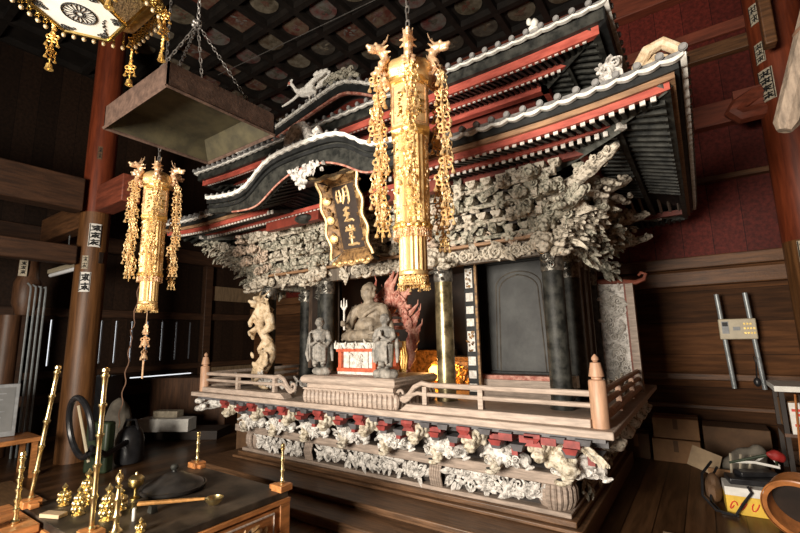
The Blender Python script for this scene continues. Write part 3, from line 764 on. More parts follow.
# ---- lower eaves (hw, y0, y1 of the tile edge)
HW, Y0, Y1 = 2.96, 2.75, 6.5; A1, L1 = .065, 1.1
def eave(name, *args, **kw):
    m = MB(); mat_ = kw.pop('mat'); par = kw.pop('par', None)
    ring(m, *args, **kw); return sp(name, m, mat_, par)
KS = 1.18
lower = eave('lower_roof', HW, Y0, Y1, .0, .10, 3.075, 3.045, a=A1, L=L1, mat='grey_tile', front_skip=KS, zi=.02)
# tiled slope
m = MB()
for si, (p, dv, iw, n) in enumerate(each_side(HW, Y0, Y1)):
    rows = []
    for k in range(9):
        d = .02+1.0*k/8; rr = []
        for i in range(31):
            t = i/30; s = min(t, 1-t)*n; tt = d+(n-2*d)*t
            rr.append(p+dv*tt+iw*d+V((0, 0, 3.07+.36*(k/8)**1.25+up_fn(s, A1, L1)*(1-k/8))))
        rows.append(rr)
    m.grid(rows)
sp('roof_slope', m, 'grey_tile', lower)
def lip(hw, y0, y1, z, pitch, a, L, h, skip=0, dip=.018):
    """scalloped white edge of the pan tiles"""
    m = MB()
    for si, (p, dv, iw, n) in enumerate(each_side(hw, y0, y1)):
        k = int(n/pitch); pt = n/k
        for i in range(k):
            if si == 0 and skip and abs((i+.5)*pt-n/2) < skip: continue
            top = []; bot = []
            for j in range(7):
                t = (i+j/6)*pt; s = min(t, n-t); u = up_fn(s, a, L); e = sin(pi*j/6)
                top.append(p+dv*t-iw*.012+V((0, 0, z+u+.010-.012*e))); bot.append(p+dv*t-iw*.012+V((0, 0, z+u-h*.2-dip*e)))
            m.strip(top, bot, iw*.03)
    return m
sp('tile_edge', lip(HW, Y0, Y1, 3.045, .115, A1, L1, .045, KS), 'white_paint', lower)
def round_tiles(par, hw, y0, y1, z, pitch, a, L, rad, keep, rest_name='round_tiles', skip=0):
    big = MB(); big.lathe([(rad*.2, -.012), (rad*.75, -.012), (rad*.8, -.004), (rad, -.006), (rad, .03), (rad*.85, .03), (rad*.85, .10)], n=14, axis=(0, 1, 0))
    me = mkmesh('round_tile', big, 'grey_tile'); rest = MB()
    for si, (p, dv, iw, n) in enumerate(each_side(hw, y0, y1)):
        k = int(n/pitch); pt = n/k
        for i in range(k+1):
            t = i*pt
            if si == 0 and skip and abs(t-n/2) < skip: continue
            s = min(t, n-t); q = p+dv*t-iw*.016+V((0, 0, z+up_fn(s, a, L)))
            if si and (t < .05 or t > n-.05): continue
            if keep(si, t, n):
                o = bpy.data.objects.new('round_tile', me); COL.objects.link(o); o.parent = par
                o.location = q-BASE[par.name]; o.rotation_euler = (radians(7), 0, atan2(iw.y, iw.x)-pi/2)
            else: rest.paste(big.raw(), q, RZ(atan2(iw.y, iw.x)-pi/2)@RX(radians(7)))
    if rest.v: obj(rest_name, rest, 'grey_tile', par, kind='stuff')
round_tiles(lower, HW, Y0, Y1, 3.078, .115, A1, L1, .0235, lambda si, t, n: si == 0 or (si == 1 and t < 2.4), skip=KS)
eave('eave_board', HW, Y0, Y1, .03, .05, 3.03, 2.985, a=A1, L=L1, mat='black_lacquer', front_skip=KS, par=lower)
eave('eave_batten', HW, Y0, Y1, .055, .05, 2.99, 2.948, a=A1, L=L1, mat='brown_board', front_skip=KS-.1, par=lower)
eave('red_fascia', HW, Y0, Y1, .085, .05, 2.965, 2.902, a=A1, L=L1, mat='red_paint', front_skip=KS-.3, sides=(0,), par=lower)
eave('side_fascia', HW, Y0, Y1, .085, .05, 2.965, 2.902, a=A1, L=L1, mat='black_worn', sides=(1, 2, 3), par=lower)
eave('red_batten', HW, Y0, Y1, .40, .04, 2.985, 2.942, a=A1*.6, L=L1*.7, mat='red_paint', sides=(0,), par=lower)
eave('side_batten', HW, Y0, Y1, .40, .04, 2.985, 2.942, a=A1*.6, L=L1*.7, mat='black_worn', sides=(1, 2, 3), par=lower)
rb, rt = MB(), MB()
rafters(rb, rt, HW, Y0, Y1, .058, .027, .036, .12, 2.922, .44, 3.018, A1, L1, front_skip=.75, single=(lower, lambda si, u: si == 0 and u > 1.0))
rafters(rb, rt, HW, Y0, Y1, .058, .027, .034, .435, 2.955, 1.2, 3.14, A1*.6, L1*.7, single=(lower, lambda si, u: si == 0 and u > 1.0))
sp('rafters', rb, 'black_worn', lower, kind='stuff'); sp('rafter_ends', rt, 'throne_white', lower, kind='stuff')
for i in range(9):
    x = X0+2.08+.09*i; m = MB(); m.tube([(x, 4.98, 3.10), (x, 5.95, 2.985)], .016, 4); sp('rear_rafter', m, 'grey_wood', lower)
m = MB(); m.bx(X0+1.95, X0+2.86, 5.95, 5.99, 2.93, 2.99); sp('rear_fascia', m, 'red_dark', lower)
m = MB(); ring(m, HW, Y0, Y1, .68, .06, 3.05, 2.935, a=0); sp('purlin', m, 'red_dark', lower)
m = MB(); ring(m, HW, Y0, Y1, .5, .6, 3.20, 3.17, a=0, zi=.1); sp('soffit', m, 'black_lacquer', lower)
m = MB(); ring(m, HW, Y0, Y1, .1, .42, 3.00, 2.985, a=A1, L=L1, zi=.07, front_skip=KS-.2); sp('soffit', m, 'black_lacquer', lower)
for sx in (1, -1):
    for sy in (0, 1):       # hip rafters with squared carved ends
        yc = Y0 if sy == 0 else Y1; dy = 1 if sy == 0 else -1
        m = MB()
        for d0, d1, z0, z1, th in ((.10, .75, 3.01, 3.02, .085), (.40, 1.1, 2.965, 3.02, .08)):
            A = V((X0+sx*(HW-d0), yc+dy*d0, z0)); B = V((X0+sx*(HW-d1), yc+dy*d1, z1)); m.tube([A, (A+B)/2-V((0, 0, .008)), B], [.052, .056, .056], 4)
        sp('hip_rafter', m, 'hip_grey', lower)
        m = MB(); A = V((X0+sx*(HW-.395), yc+dy*.395, 2.965)); m.box(A, (.055, .055, .07), pi/4); sp('hip_rafter_end', m, 'throne_white', lower)

# ---- body of the upper storey and the upper eaves
b = MB(); b.bx(X0-1.85, X0+1.85, 3.72, 5.55, 3.35, 3.9); sp('upper_wall', b, 'red_dark')
m = MB(); m.bx(X0-2.0, X0+2.0, 3.55, 3.62, 3.645, 3.725); sp('upper_beam', m, 'red_paint')
m = MB(); m.bx(X0+1.95, X0+2.0, 3.55, 5.7, 3.645, 3.725); m.bx(X0-2.0, X0-1.95, 3.55, 5.7, 3.645, 3.725); sp('upper_beam', m, 'red_paint')
UW, U0, U1 = 2.58, 3.0, 6.25; A2, L2 = .03, .9
upper = eave('upper_roof', UW, U0, U1, 0, .10, 3.82, 3.79, a=A2, L=L2, mat='grey_tile', zi=.02)
m = MB()
for si, (p, dv, iw, n) in enumerate(each_side(UW, U0, U1)):
    rows = []
    for k in range(9):
        d = .02+1.5*k/8; rr = []
        for i in range(31):
            t = i/30; s = min(t, 1-t)*n; tt = d+(n-2*d)*t
            rr.append(p+dv*tt+iw*d+V((0, 0, 3.815+.62*(k/8)**1.2+up_fn(s, A2, L2)*(1-k/8))))
        rows.append(rr)
    m.grid(rows)
sp('roof_slope', m, 'grey_tile', upper)
m = MB(); m.bx(X0-1.1, X0+1.1, 4.5, 4.75, 4.38, 4.62); m.bx(X0-1.15, X0+1.15, 4.46, 4.79, 4.62, 4.68); sp('ridge', m, 'grey_tile', upper)
sp('tile_edge', lip(UW, U0, U1, 3.795, .112, A2, L2, .035, dip=.012), 'white_paint', upper)
round_tiles(upper, UW, U0, U1, 3.826, .112, A2, L2, .023, lambda si, t, n: si == 0 or (si == 1 and t < .7))
eave('eave_board', UW, U0, U1, .03, .05, 3.775, 3.69, a=A2, L=L2, mat='black_worn', par=upper)
eave('red_fascia', UW, U0, U1, .075, .05, 3.69, 3.622, a=A2, L=L2, mat='red_paint', sides=(0,), par=upper)
eave('side_fascia', UW, U0, U1, .075, .05, 3.69, 3.622, a=A2, L=L2, mat='black_worn', sides=(1, 2, 3), par=upper)
eave('red_batten', UW, U0, U1, .35, .04, 3.70, 3.655, a=A2*.6, L=L2*.7, mat='red_paint', sides=(0,), par=upper)
eave('side_batten', UW, U0, U1, .35, .04, 3.70, 3.655, a=A2*.6, L=L2*.7, mat='black_worn', sides=(1, 2, 3), par=upper)
m = MB(); ring(m, UW, U0, U1, .02, .09, 3.80, 3.66, a=A2, L=L2, sides=(1,)); sp('side_board', m, 'black_lacquer', upper)
rb, rt = MB(), MB()
rafters(rb, rt, UW, U0, U1, .050, .024, .028, .11, 3.648, .39, 3.735, A2, L2, single=(upper, lambda si, u: si == 0 and u > 1.2))
rafters(rb, rt, UW, U0, U1, .050, .024, .027, .375, 3.674, .75, 3.77, A2*.6, L2*.7)
sp('rafters', rb, 'black_worn', upper, kind='stuff'); sp('rafter_ends', rt, 'throne_white', upper, kind='stuff')
m = MB(); ring(m, UW, U0, U1, .09, .6, 3.75, 3.74, a=A2, L=L2, zi=.1); sp('soffit', m, 'black_lacquer', upper)
for sx in (1, -1):
    for sy in (0, 1):
        yc = U0 if sy == 0 else U1; dy = 1 if sy == 0 else -1; m = MB()
        A = V((X0+sx*(UW-.10), yc+dy*.10, 3.72)); B = V((X0+sx*(UW-.85), yc+dy*.85, 3.72)); m.tube([A, (A+B)/2, B], [.06, .06, .06], 4); sp('hip_rafter', m, 'black_worn', upper)
# ---- front gable on the upper roof
ZG = [(-1.75, 3.915), (-1.52, 3.94), (-1.06, 4.02), (-.61, 4.11), (-.33, 4.165), (-.10, 4.205), (0, 4.215), (.10, 4.20), (.28, 4.125), (.47, 4.025), (.65, 3.94), (.85, 3.87), (1.1, 3.83)]
def zg(u): return interp(ZG, u)
us = [-1.75+2.8*i/48 for i in range(49)]
def band(mb, us, f0, f1, y, dy): mb.strip([(X0+u, y, f0(u)) for u in us], [(X0+u, y, f1(u)) for u in us], (0, dy, 0))
m = MB(); band(m, us, lambda u: zg(u)-.015, lambda u: max(zg(u)-.10, 3.84), 3.08, .05); gable = sp('upper_gable', m, 'black_lacquer')
m = MB(); band(m, [u for u in us if abs(u) < 1.2], lambda u: max(zg(u)-.10, 3.85), lambda u: max(zg(u)-.125, 3.845), 3.09, .03); sp('gable_moulding', m, 'flame_red', gable)
m = MB(); band(m, [u for u in us if abs(u) < 1.2], lambda u: max(zg(u)-.08, 3.85), lambda u: 3.84, 3.30, .03); sp('gable_field', m, 'red_dark', gable)
m = MB(); m.grid([[V((X0+u, y, zg(u)+.01)) for u in us] for y in (3.07, 3.4, 4.5)]); sp('gable_roof', m, 'grey_tile', gable)
m = MB(); k = 26
for i in range(k):
    u0 = -1.75+2.8*i/k; top, bot = [], []
    for j in range(7):
        u = u0+2.8/k*j/6; e = sin(pi*j/6); top.append((X0+u, 3.055, zg(u)+.022-.006*e)); bot.append((X0+u, 3.055, zg(u)-.008-.012*e))
    m.strip(top, bot, (0, .03, 0))
sp('tile_edge', m, 'white_paint', gable)
rtm = MB(); rtm.lathe([(.005, -.012), (.015, -.012), (.017, -.004), (.022, -.006), (.022, .03), (.019, .03), (.019, .2)], n=14, axis=(0, 1, 0))
RT = mkmesh('round_tile', rtm, 'grey_tile')
for i in range(k+1):
    u = -1.75+2.8*i/k
    if u < .9:
        o = bpy.data.objects.new('round_tile', RT); COL.objects.link(o); o.parent = gable; o.location = V((X0+u, 3.055, zg(u)+.03))-BASE[gable.name]
m = MB(); m.tube([(X0-.12, 3.08, 4.25), (X0-.06, 3.06, 4.31), (X0+.03, 3.06, 4.30), (X0+.1, 3.07, 4.25), (X0+.2, 3.08, 4.26), (X0+.27, 3.1, 4.22)], [.03, .04, .045, .04, .035, .02], 8)
for i in range(8): m.paste(SPIRAL, (X0-.15+.05*i, 3.04, 4.26+.02*(i % 3)), basis((1, 0, 0), (0, 0, 1), (0, -1, 0)), .04)
sp('ridge_ornament', m, 'carved_green', gable)
# ---- undulating gable over the front (karahafu)
ZK = [(0, 3.29), (.30, 3.28), (.45, 3.255), (.58, 3.195), (.71, 3.10), (.83, 3.045), (1.0, 3.03), (1.3, 3.06), (1.6, 3.11)]
def zk(u):
    u = abs(u-.09); s = 0
    for d in (-.06, -.03, 0, .03, .06): s += interp(ZK, abs(u+d))
    return s/5
YK = 2.50; us = [-1.38+2.76*i/64 for i in range(65)]
ZL = [(0, 3.08), (.22, 3.06), (.37, 3.01), (.50, 2.945), (.63, 2.865), (.76, 2.835), (1.0, 2.85), (1.6, 2.94)]
def zl(u):
    u = abs(u-.14); return sum(interp(ZL, abs(u+d)) for d in (-.05, 0, .05))/3
m = MB(); band(m, us, lambda u: zk(u)-.02, zl, YK+.02, .05); kara = sp('curved_gable', m, 'black_worn')
m = MB(); band(m, us, lambda u: zk(u)-.015, lambda u: zk(u)-.06, YK-.01, .04); band(m, us, lambda u: zk(u)-.08, lambda u: zk(u)-.11, YK+.0, .04); sp('gable_moulding', m, 'black_lacquer', kara)
m = MB(); m.tube([(X0+u, YK+.02, zl(u)) for u in us if abs(u) < .95], .009, 6); sp('gable_edge', m, 'flame_red', kara)
m = MB(); m.grid([[V((X0+u, y, zk(u)+dz)) for u in us] for y, dz in ((YK-.01, 0), (2.9, .02), (3.5, .05))]); sp('curved_roof', m, 'brown_board', kara)
m = MB(); m.grid([[V((X0+u, y, min(zl(u)+dz, zk(u)-.02))) for u in us] for y, dz in ((YK+.06, .02), (2.95, .19), (3.6, .19))])
for i in range(34):
    u = -.95+1.9*i/33; 
    m.tube([(X0+u, YK+.08, zl(u)+.005), (X0+u, 2.95, min(zl(u)+.175, zk(u)-.03)), (X0+u, 3.5, min(zl(u)+.175, zk(u)-.03))], .012, 4)
sp('louvred_soffit', m, 'black_lacquer', kara)
m = MB(); pts = [(X0+u, zk(u)) for u in us]; k = 26
for i in range(k):
    u0 = -1.38+2.76*i/k; top, bot = [], []
    for j in range(7):
        u = u0+2.76/k*j/6; e = sin(pi*j/6); top.append((X0+u, YK-.03, zk(u)+.022-.004*e)); bot.append((X0+u, YK-.03, zk(u)-.006-.016*e))
    m.strip(top, bot, (0, .04, 0))
sp('tile_edge', m, 'white_paint', kara)
for i in range(k+1):
    u = -1.38+2.76*i/k
    if u < .55:
        o = bpy.data.objects.new('round_tile', RT); COL.objects.link(o); o.parent = kara; o.location = V((X0+u, YK-.02, zk(u)+.028))-BASE[kara.name]; o.scale = (.8, .8, .8)
m = MB()    # hanging flower carving in the middle of the gable
for (u, z, q) in ((-.02, 2.98, .085), (.07, 3.02, .07), (.02, 2.92, .075), (-.09, 3.03, .06), (.13, 3.06, .05)): m.paste(FLOWER, (X0+.10+u, YK-.0, z), basis((1, 0, 0), (0, 0, 1), (0, -1, 0)), q)
for i in range(14): m.paste(LEAF, (X0+.1+rnd.uniform(-.2, .26), YK+.01, 3.04+rnd.uniform(-.03, .03)), basis((1, 0, 0), (0, 0, 1), (0, -1, 0))@RZ(rnd.uniform(0, 6)), .06)
sp('gable_pendant', m, 'carved_white', kara)
m = MB()    # curled ridge-end ornament on top
m.tube([(X0-.15, 2.56, 3.30), (X0-.13, 2.55, 3.42), (X0-.05, 2.55, 3.50), (X0+.05, 2.55, 3.50), (X0+.11, 2.55, 3.43), (X0+.14, 2.55, 3.35), (X0+.22, 2.55, 3.33), (X0+.28, 2.55, 3.36), (X0+.25, 2.55, 3.41), (X0+.20, 2.55, 3.39)], [.05, .052, .05, .05, .05, .05, .045, .04, .035, .03], 9)
m.ell((X0-.02, 2.6, 3.40), (.08, .05, .08)); m.tube([(X0, 2.6, 3.33), (X0, 3.6, 3.36)], .07, 8); sp('ridge_ornament', m, 'carved_white', kara)
m = MB(); m.bx(X0-1.15, X0-.30, 3.10, 3.18, 2.80, 2.90); m.bx(X0+.30, X0+1.15, 3.10, 3.18, 2.80, 2.90); sp('rainbow_beam', m, 'red_dark', kara)
m = MB()
for s in (-1, 1): m.ell((X0+s*.52, 3.1, 2.84), (.12, .08, .05))
sp('gable_bracket', m, 'black_worn', kara)
# ---- roof ornaments: curl and blossom at the right corner, small finial on the upper eave, phoenix on the gable
m = MB(); x, y = X0+2.72, 2.97
m.tube([(x-.02, y, 3.13), (x-.0, y, 3.24), (x+.06, y, 3.33), (x+.15, y, 3.35), (x+.22, y, 3.28), (x+.24, y, 3.22)], [.035, .038, .04, .04, .036, .03], 9)
m.tube([(x+.03, y, 3.14), (x+.05, y, 3.22), (x+.10, y, 3.27), (x+.16, y, 3.24)], .025, 8); sp('corner_curl', m, 'dragon_wood', lower)
m = MB()
for i in range(9): m.paste(FLOWER if i % 2 else SPIRAL, (x-.13-.025*(i % 4), y-.03, 3.14+.022*i), basis((1, 0, 0), (0, 0, 1), (0, -1, 0))@RZ(i), .05)
m.tube([(x-.22, y, 3.08), (x-.14, y, 3.2), (x-.10, y, 3.36)], [.05, .045, .02], 7); sp('corner_blossom', m, 'carved_white', lower)
m = MB(); m.lathe([(.045, 3.83), (.05, 3.86), (.03, 3.88), (.035, 3.90), (.008, 3.94)], (X0+2.08, 3.02, 0), 10); m.ell((X0+2.09, 2.98, 3.87), (.03, .025, .035)); m.ell((X0+2.05, 2.98, 3.90), (.02, .02, .03)); sp('eave_finial', m, 'white_paint', upper)
# phoenix standing on the left slope of the upper gable (u measured from the shrine axis)
def P3(u, y, z): return (X0+u, y, z)
m = MB(); y = 3.05
m.tube([P3(-.32, y, 4.25), P3(-.42, y, 4.27), P3(-.52, y, 4.29), P3(-.58, y, 4.31)], [.045, .062, .055, .035], 9)
m.tube([P3(-.56, y, 4.31), P3(-.63, y, 4.36), P3(-.67, y, 4.42), P3(-.71, y, 4.47)], [.04, .024, .02, .022], 8)
m.ell(P3(-.725, y, 4.485), (.032, .026, .026)); m.tube([P3(-.74, y, 4.485), P3(-.79, y, 4.475)], [.014, .003], 6)
m.ell(P3(-.715, y, 4.515), (.03, .008, .02))
m.tube([P3(-.58, y, 4.29), P3(-.68, y, 4.26), P3(-.78, y, 4.245), P3(-.87, y, 4.24)], [.02, .017, .017, .012], 6)
m.tube([P3(-.42, y-.03, 4.30), P3(-.28, y-.05, 4.33), P3(-.13, y-.04, 4.36)], [.035, .03, .012], 7)
for s in (0, .09): m.tube([P3(-.40+s, y, 4.24), P3(-.41+s, y, 4.19), P3(-.39+s, y, 4.12)], [.018, .012, .012], 6)
PH = clay(m, .0095, 2); m = MB(); m.paste(PH)
for i in range(9):
    a = radians(8+i*13); L = .20+.02*sin(i*.8)
    c = V(P3(-.36+.012*i, y+.02, 4.28)); e = c+V((cos(a)*L*1.1, -.01*(i % 2), sin(a)*L*.95)); m.tube([c, c.lerp(e, .55), e], [.012, .024, .012], 6); m.ell(e, (.026, .014, .026))
sp('phoenix_ornament', m, 'white_paint', gable)
m = MB(); m.ell(P3(-.725, y-.022, 4.475), (.02, .008, .02)); sp('phoenix_cheek', m, 'flame_red', gable)
# dragon climbing the left corner column
m = MB(); cx, cy = X0-1.72, 3.62; pts = []; rr = []
for i in range(44):
    t = i/43; a = -1.3+t*7.2
    pts.append((cx+.02+.085*sin(a*1.25), cy-.06-.05*cos(a*1.25), 1.03+.96*t)); rr.append(.078+.022*sin(t*7))
m.tube(pts, rr, 10)
for t in (.12, .3, .48, .66, .82):
    p = pts[int(t*43)]; sg = 1 if int(t*10) % 2 else -1
    m.tube([p, (p[0]+sg*.07, p[1]-.05, p[2]+.06), (p[0]+sg*.10, p[1]-.08, p[2]-.03), (p[0]+sg*.05, p[1]-.11, p[2]-.08)], [.05, .042, .034, .02], 8)
for i in range(3, 42, 2):
    p = V(pts[i]); c = V((cx, cy, p.z)); o = (p-c).normalized(); m.ell(p+o*rr[i]*.85+V((0, 0, .015)), (.02, .02, .028))
hd = V((cx-.02, 3.50, 2.06))
m.ell(hd, (.075, .09, .07)); m.ell(hd+V((.01, -.10, -.03)), (.05, .07, .035)); m.ell(hd+V((0, -.08, -.075)), (.042, .06, .02)); m.ell(hd+V((.0, -.16, -.015)), (.03, .02, .02))
for s in (-1, 1):
    m.tube([hd+V((s*.04, .02, .05)), hd+V((s*.08, .06, .11)), hd+V((s*.09, .1, .15))], [.016, .012, .005], 6); m.ell(hd+V((s*.045, -.055, .035)), .024)
    for k in range(3): m.tube([hd+V((s*.06, .03, -.02-.03*k)), hd+V((s*.13, .05, -.03-.04*k))], [.022, .006], 6)
m.tube([hd+V((.02, .06, -.05)), (cx+.05, cy-.13, 1.98), (cx-.03, cy-.15, 1.9), pts[-6]], [.06, .065, .065, .06], 9)
m.tube([(cx+.1, cy-.10, 1.83), (cx+.20, cy-.16, 1.92), (cx+.19, cy-.18, 2.04)], [.035, .028, .02], 7)
for k in range(4): m.tube([(cx+.19, cy-.18, 2.03), (cx+.15+.04*k, cy-.21, 2.10-.01*k)], [.014, .006], 5)
m.tube([(cx+.05, cy-.1, 1.95), (cx+.16, cy-.12, 1.85), (cx+.18, cy-.1, 1.72), (cx+.08, cy-.15, 1.66)], [.05, .07, .07, .05], 8)
m.tube([(cx-.08, cy-.1, 1.72), (cx-.14, cy-.18, 1.66), (cx-.05, cy-.23, 1.62)], [.035, .028, .02], 7)
m.tube([(cx+.06, cy-.12, 1.42), (cx+.15, cy-.2, 1.36), (cx+.15, cy-.22, 1.22)], [.035, .03, .02], 7)
m.tube([pts[0], (cx+.12, cy-.14, 1.0), (cx+.26, cy-.18, .985)], [.05, .035, .012], 7)
for i in range(8): m.ell((cx+rnd.uniform(-.12, .18), cy-rnd.uniform(.12, .2), rnd.uniform(1.05, 1.5)), (.03, .02, .05), RY(rnd.uniform(-1, 1)))
DR = clay(m, .012, 2); m = MB(); m.paste(DR); sp('dragon_carving', m, 'dragon_wood', label='pale dragon carving coiled around the left corner column')

# ---- stone-like lotus pedestal on the deck, with the figures on it
PX, PY0, PY1 = X0+.12, 3.03, 3.76; hw = .575
ped = thing('lotus_pedestal', 'pale two-tiered pedestal with scalloped lower tier in the gap of the railing', 'pedestal', (PX, 3.32, .955))
def slab(z0, z1, e, n=3):
    m = MB(); prof = [(z0, -.02), (z0+(z1-z0)*.25, 0), (z0+(z1-z0)*.75, .0), (z1, -.025)]
    vs = []; 
    for z, d in prof: vs += [(PX-hw-e-d*0+(-d if 0 else 0)-d*-1*0, 0, 0)]*0
    rings = []
    for z, d in prof:
        a = hw+e+d; b0, b1 = PY0-e-d, PY1+e+d; rings.append([(PX-a, b0, z), (PX+a, b0, z), (PX+a, b1, z), (PX-a, b1, z)])
    vs = [p for r_ in rings for p in r_]; fs = []
    for i in range(len(rings)-1):
        for j in range(4): fs.append((i*4+j, i*4+(j+1) % 4, i*4+4+(j+1) % 4, i*4+4+j))
    fs += [(3, 2, 1, 0), (12, 13, 14, 15)]; m.add(vs, fs); return m
obj('upper_tier', slab(1.13, 1.21, 0), 'pale_wood', ped, bevel=.008)
m = MB(); m.bx(PX-hw+.05, PX+hw-.05, PY0+.05, PY1-.05, 1.085, 1.135); m.bx(PX-hw+.02, PX+hw-.02, PY0+.02, PY1-.02, 1.075, 1.09); obj('waist', m, 'pale_wood', ped)
m = MB(); m.bx(PX-hw+.03, PX+hw-.03, PY0+.03, PY1-.03, .956, 1.08)
k = 20
for i in range(k): m.ell((PX-hw+.03+(2*hw-.06)*(i+.5)/k, PY0+.03, 1.012), ((2*hw)/k*.52, .035, .07), None, 8, 6)
for i in range(11):
    for s in (-1, 1): m.ell((PX+s*(hw-.03), PY0+.03+(PY1-PY0-.06)*(i+.5)/11, 1.012), (.035, .033, .07), None, 8, 6)
obj('petal_tier', m, 'pale_wood', ped)

# throne
TX, TY = X0+.10, 3.42
th = thing('statue_throne', 'red and white openwork throne box under the seated statue', 'throne', (TX, TY, 1.211))
m = MB(); m.bx(TX-.24, TX+.24, TY-.19, TY+.19, 1.212, 1.24); m.mat(1).bx(TX-.245, TX+.245, TY-.195, TY+.195, 1.24, 1.275); obj('base', m, ['throne_white', 'throne_red'], th, bevel=.004)
m = MB()
for sx in (-1, 1):
    for sy in (-1, 1): m.bx(TX+sx*.215-.02, TX+sx*.215+.02, TY+sy*.165-.02, TY+sy*.165+.02, 1.275, 1.43)
obj('corner_post', m, 'throne_red', th)
m = MB(); m.bx(TX-.19, TX+.19, TY-.155, TY+.155, 1.275, 1.43); obj('core', m, 'throne_white', th)
m = MB()
for x in (-.12, .12): m.bx(TX+x-.015, TX+x+.015, TY-.175, TY-.15, 1.275, 1.43)
relief(m, (TX-.09, TY-.156, 1.29), (1, 0, 0), (0, 0, 1), (0, -1, 0), .18, .12, 12, .05, 3); obj('front_carving', m, 'throne_white', th)
m = MB(); m.bx(TX-.25, TX+.25, TY-.20, TY+.20, 1.43, 1.46); obj('cornice', m, 'throne_red', th)
m = MB(); m.bx(TX-.265, TX+.265, TY-.215, TY+.215, 1.46, 1.515); relief(m, (TX-.26, TY-.216, 1.458), (1, 0, 0), (0, 0, 1), (0, -1, 0), .52, .06, 18, .05, 8, (.3, .7, 0)); obj('lotus_seat', m, 'throne_white', th)

def seated_statue():
    m = MB(); z0 = 1.517; S = V((TX+.01, TY, z0))
    def E(p, r, R=None): m.ell(S+V(p), r, R)
    def T(ps, rr, n=9): m.tube([S+V(p) for p in ps], rr, n)
    # crossed legs, robe spreading over the seat
    E((0, -.02, .055), (.26, .17, .06)); E((-.17, -.06, .06), (.10, .10, .055)); E((.17, -.06, .06), (.10, .10, .055))
    T([(.20, -.05, .07), (.05, -.15, .07), (-.10, -.13, .08)], [.06, .055, .035]); T([(-.20, -.05, .07), (-.05, -.14, .06), (.10, -.12, .07)], [.06, .055, .035])
    E((0, .03, .17), (.135, .10, .13)); E((0, .02, .28), (.150, .095, .10)); E((0, .02, .345), (.165, .08, .05))
    E((0, -.02, .17), (.115, .10, .09))
    T([(0, .01, .36), (0, 0, .43)], [.055, .05]); E((0, -.01, .475), (.068, .078, .088)); E((0, -.075, .465), (.016, .018, .022)); E((0, -.06, .44), (.035, .025, .016)); E((0, -.055, .43), (.03, .02, .02))
    for s in (-1, 1):
        E((s*.028, -.07, .487), (.016, .012, .009)); E((s*.03, -.068, .503), (.022, .014, .007)); E((s*.068, 0, .465), (.012, .02, .035))
    E((0, .01, .535), (.072, .075, .045)); E((0, .02, .565), (.04, .04, .03))
    for i in range(10):
        a = i*.7; E((.062*cos(a), .01+.065*sin(a), .52), .02)
    # arms: right raised forward with the sword, left low with the rope
    T([(-.155, .01, .335), (-.205, -.02, .23), (-.195, -.06, .14)], [.055, .046, .038]); T([(-.195, -.06, .14), (-.18, -.15, .17)], [.038, .028]); E((-.178, -.17, .18), (.03, .026, .032))
    T([(.155, .01, .335), (.215, -.02, .22), (.20, -.05, .14)], [.055, .046, .038]); T([(.20, -.05, .14), (.16, -.15, .125)], [.038, .028]); E((.155, -.17, .125), (.03, .028, .026))
    for k in range(4):
        T([(-.20, -.175, .165+.013*k), (-.178, -.202, .165+.013*k), (-.157, -.18, .165+.013*k)], [.009, .009, .007], 6)
        T([(.132, -.172, .106+.013*k), (.155, -.2, .106+.013*k), (.178, -.178, .106+.013*k)], [.009, .009, .007], 6)
    # scarf folds
    T([(.13, -.03, .34), (.03, -.10, .27), (-.08, -.09, .16), (-.12, -.05, .10)], [.022, .022, .022, .02], 7); T([(.15, -.0, .36), (.06, -.08, .30), (-.05, -.095, .20)], [.018, .018, .018], 7)
    T([(-.14, .0, .36), (-.20, .02, .28), (-.23, .03, .12), (-.24, -.02, .03)], [.03, .03, .035, .02], 7); T([(.14, .0, .36), (.20, .03, .28), (.235, .03, .12), (.24, -.02, .03)], [.03, .03, .035, .02], 7)
    for x in (-.2, -.12, -.04, .05, .13, .21): T([(x, -.1, .07), (x*1.08, -.15, .02)], [.02, .014], 6)
    return clay(m, .0075, 3)
st = thing('seated_statue', 'weathered brown wooden seated deity statue on the red throne', 'statue', (TX+.01, TY, 1.517))
m = MB(); m.paste(seated_statue()); m.v = [(TX+(a-TX)*1.08, TY+(b-TY)*1.0, 1.517+(c-1.517)*1.03) for a, b, c in m.v]; obj('body', m, 'statue_wood', st)
m = MB(); sw = V((TX-.17, TY-.17, 1.71)); m.tube([sw+V((0, 0, -.07)), sw+V((-.002, 0, .16))], [.010, .009], 7)
for s in (-1, 0, 1): m.tube([sw+V((0, 0, .13)), sw+V((s*.035-.002, 0, .17)), sw+V((s*.035-.004, 0, .25-.02*abs(s)))], [.011, .011, .004], 6)
obj('trident', m, 'throne_white', st, label='pale three-pronged weapon')
m = MB(); rp_ = []
for i in range(40): a = i*.6; rp_.append((TX+.165+.025*cos(a), TY-.17+.02*sin(a), 1.60-.0022*i))
m.tube(rp_, .006, 5); obj('rope', m, 'statue_wood', st)
m = MB(); m.lathe([(.03, 2.083), (.045, 2.092), (.04, 2.10), (.01, 2.105)], (TX+.01, TY+.01, 0), 12); obj('lotus_crown', m, 'throne_white', st)
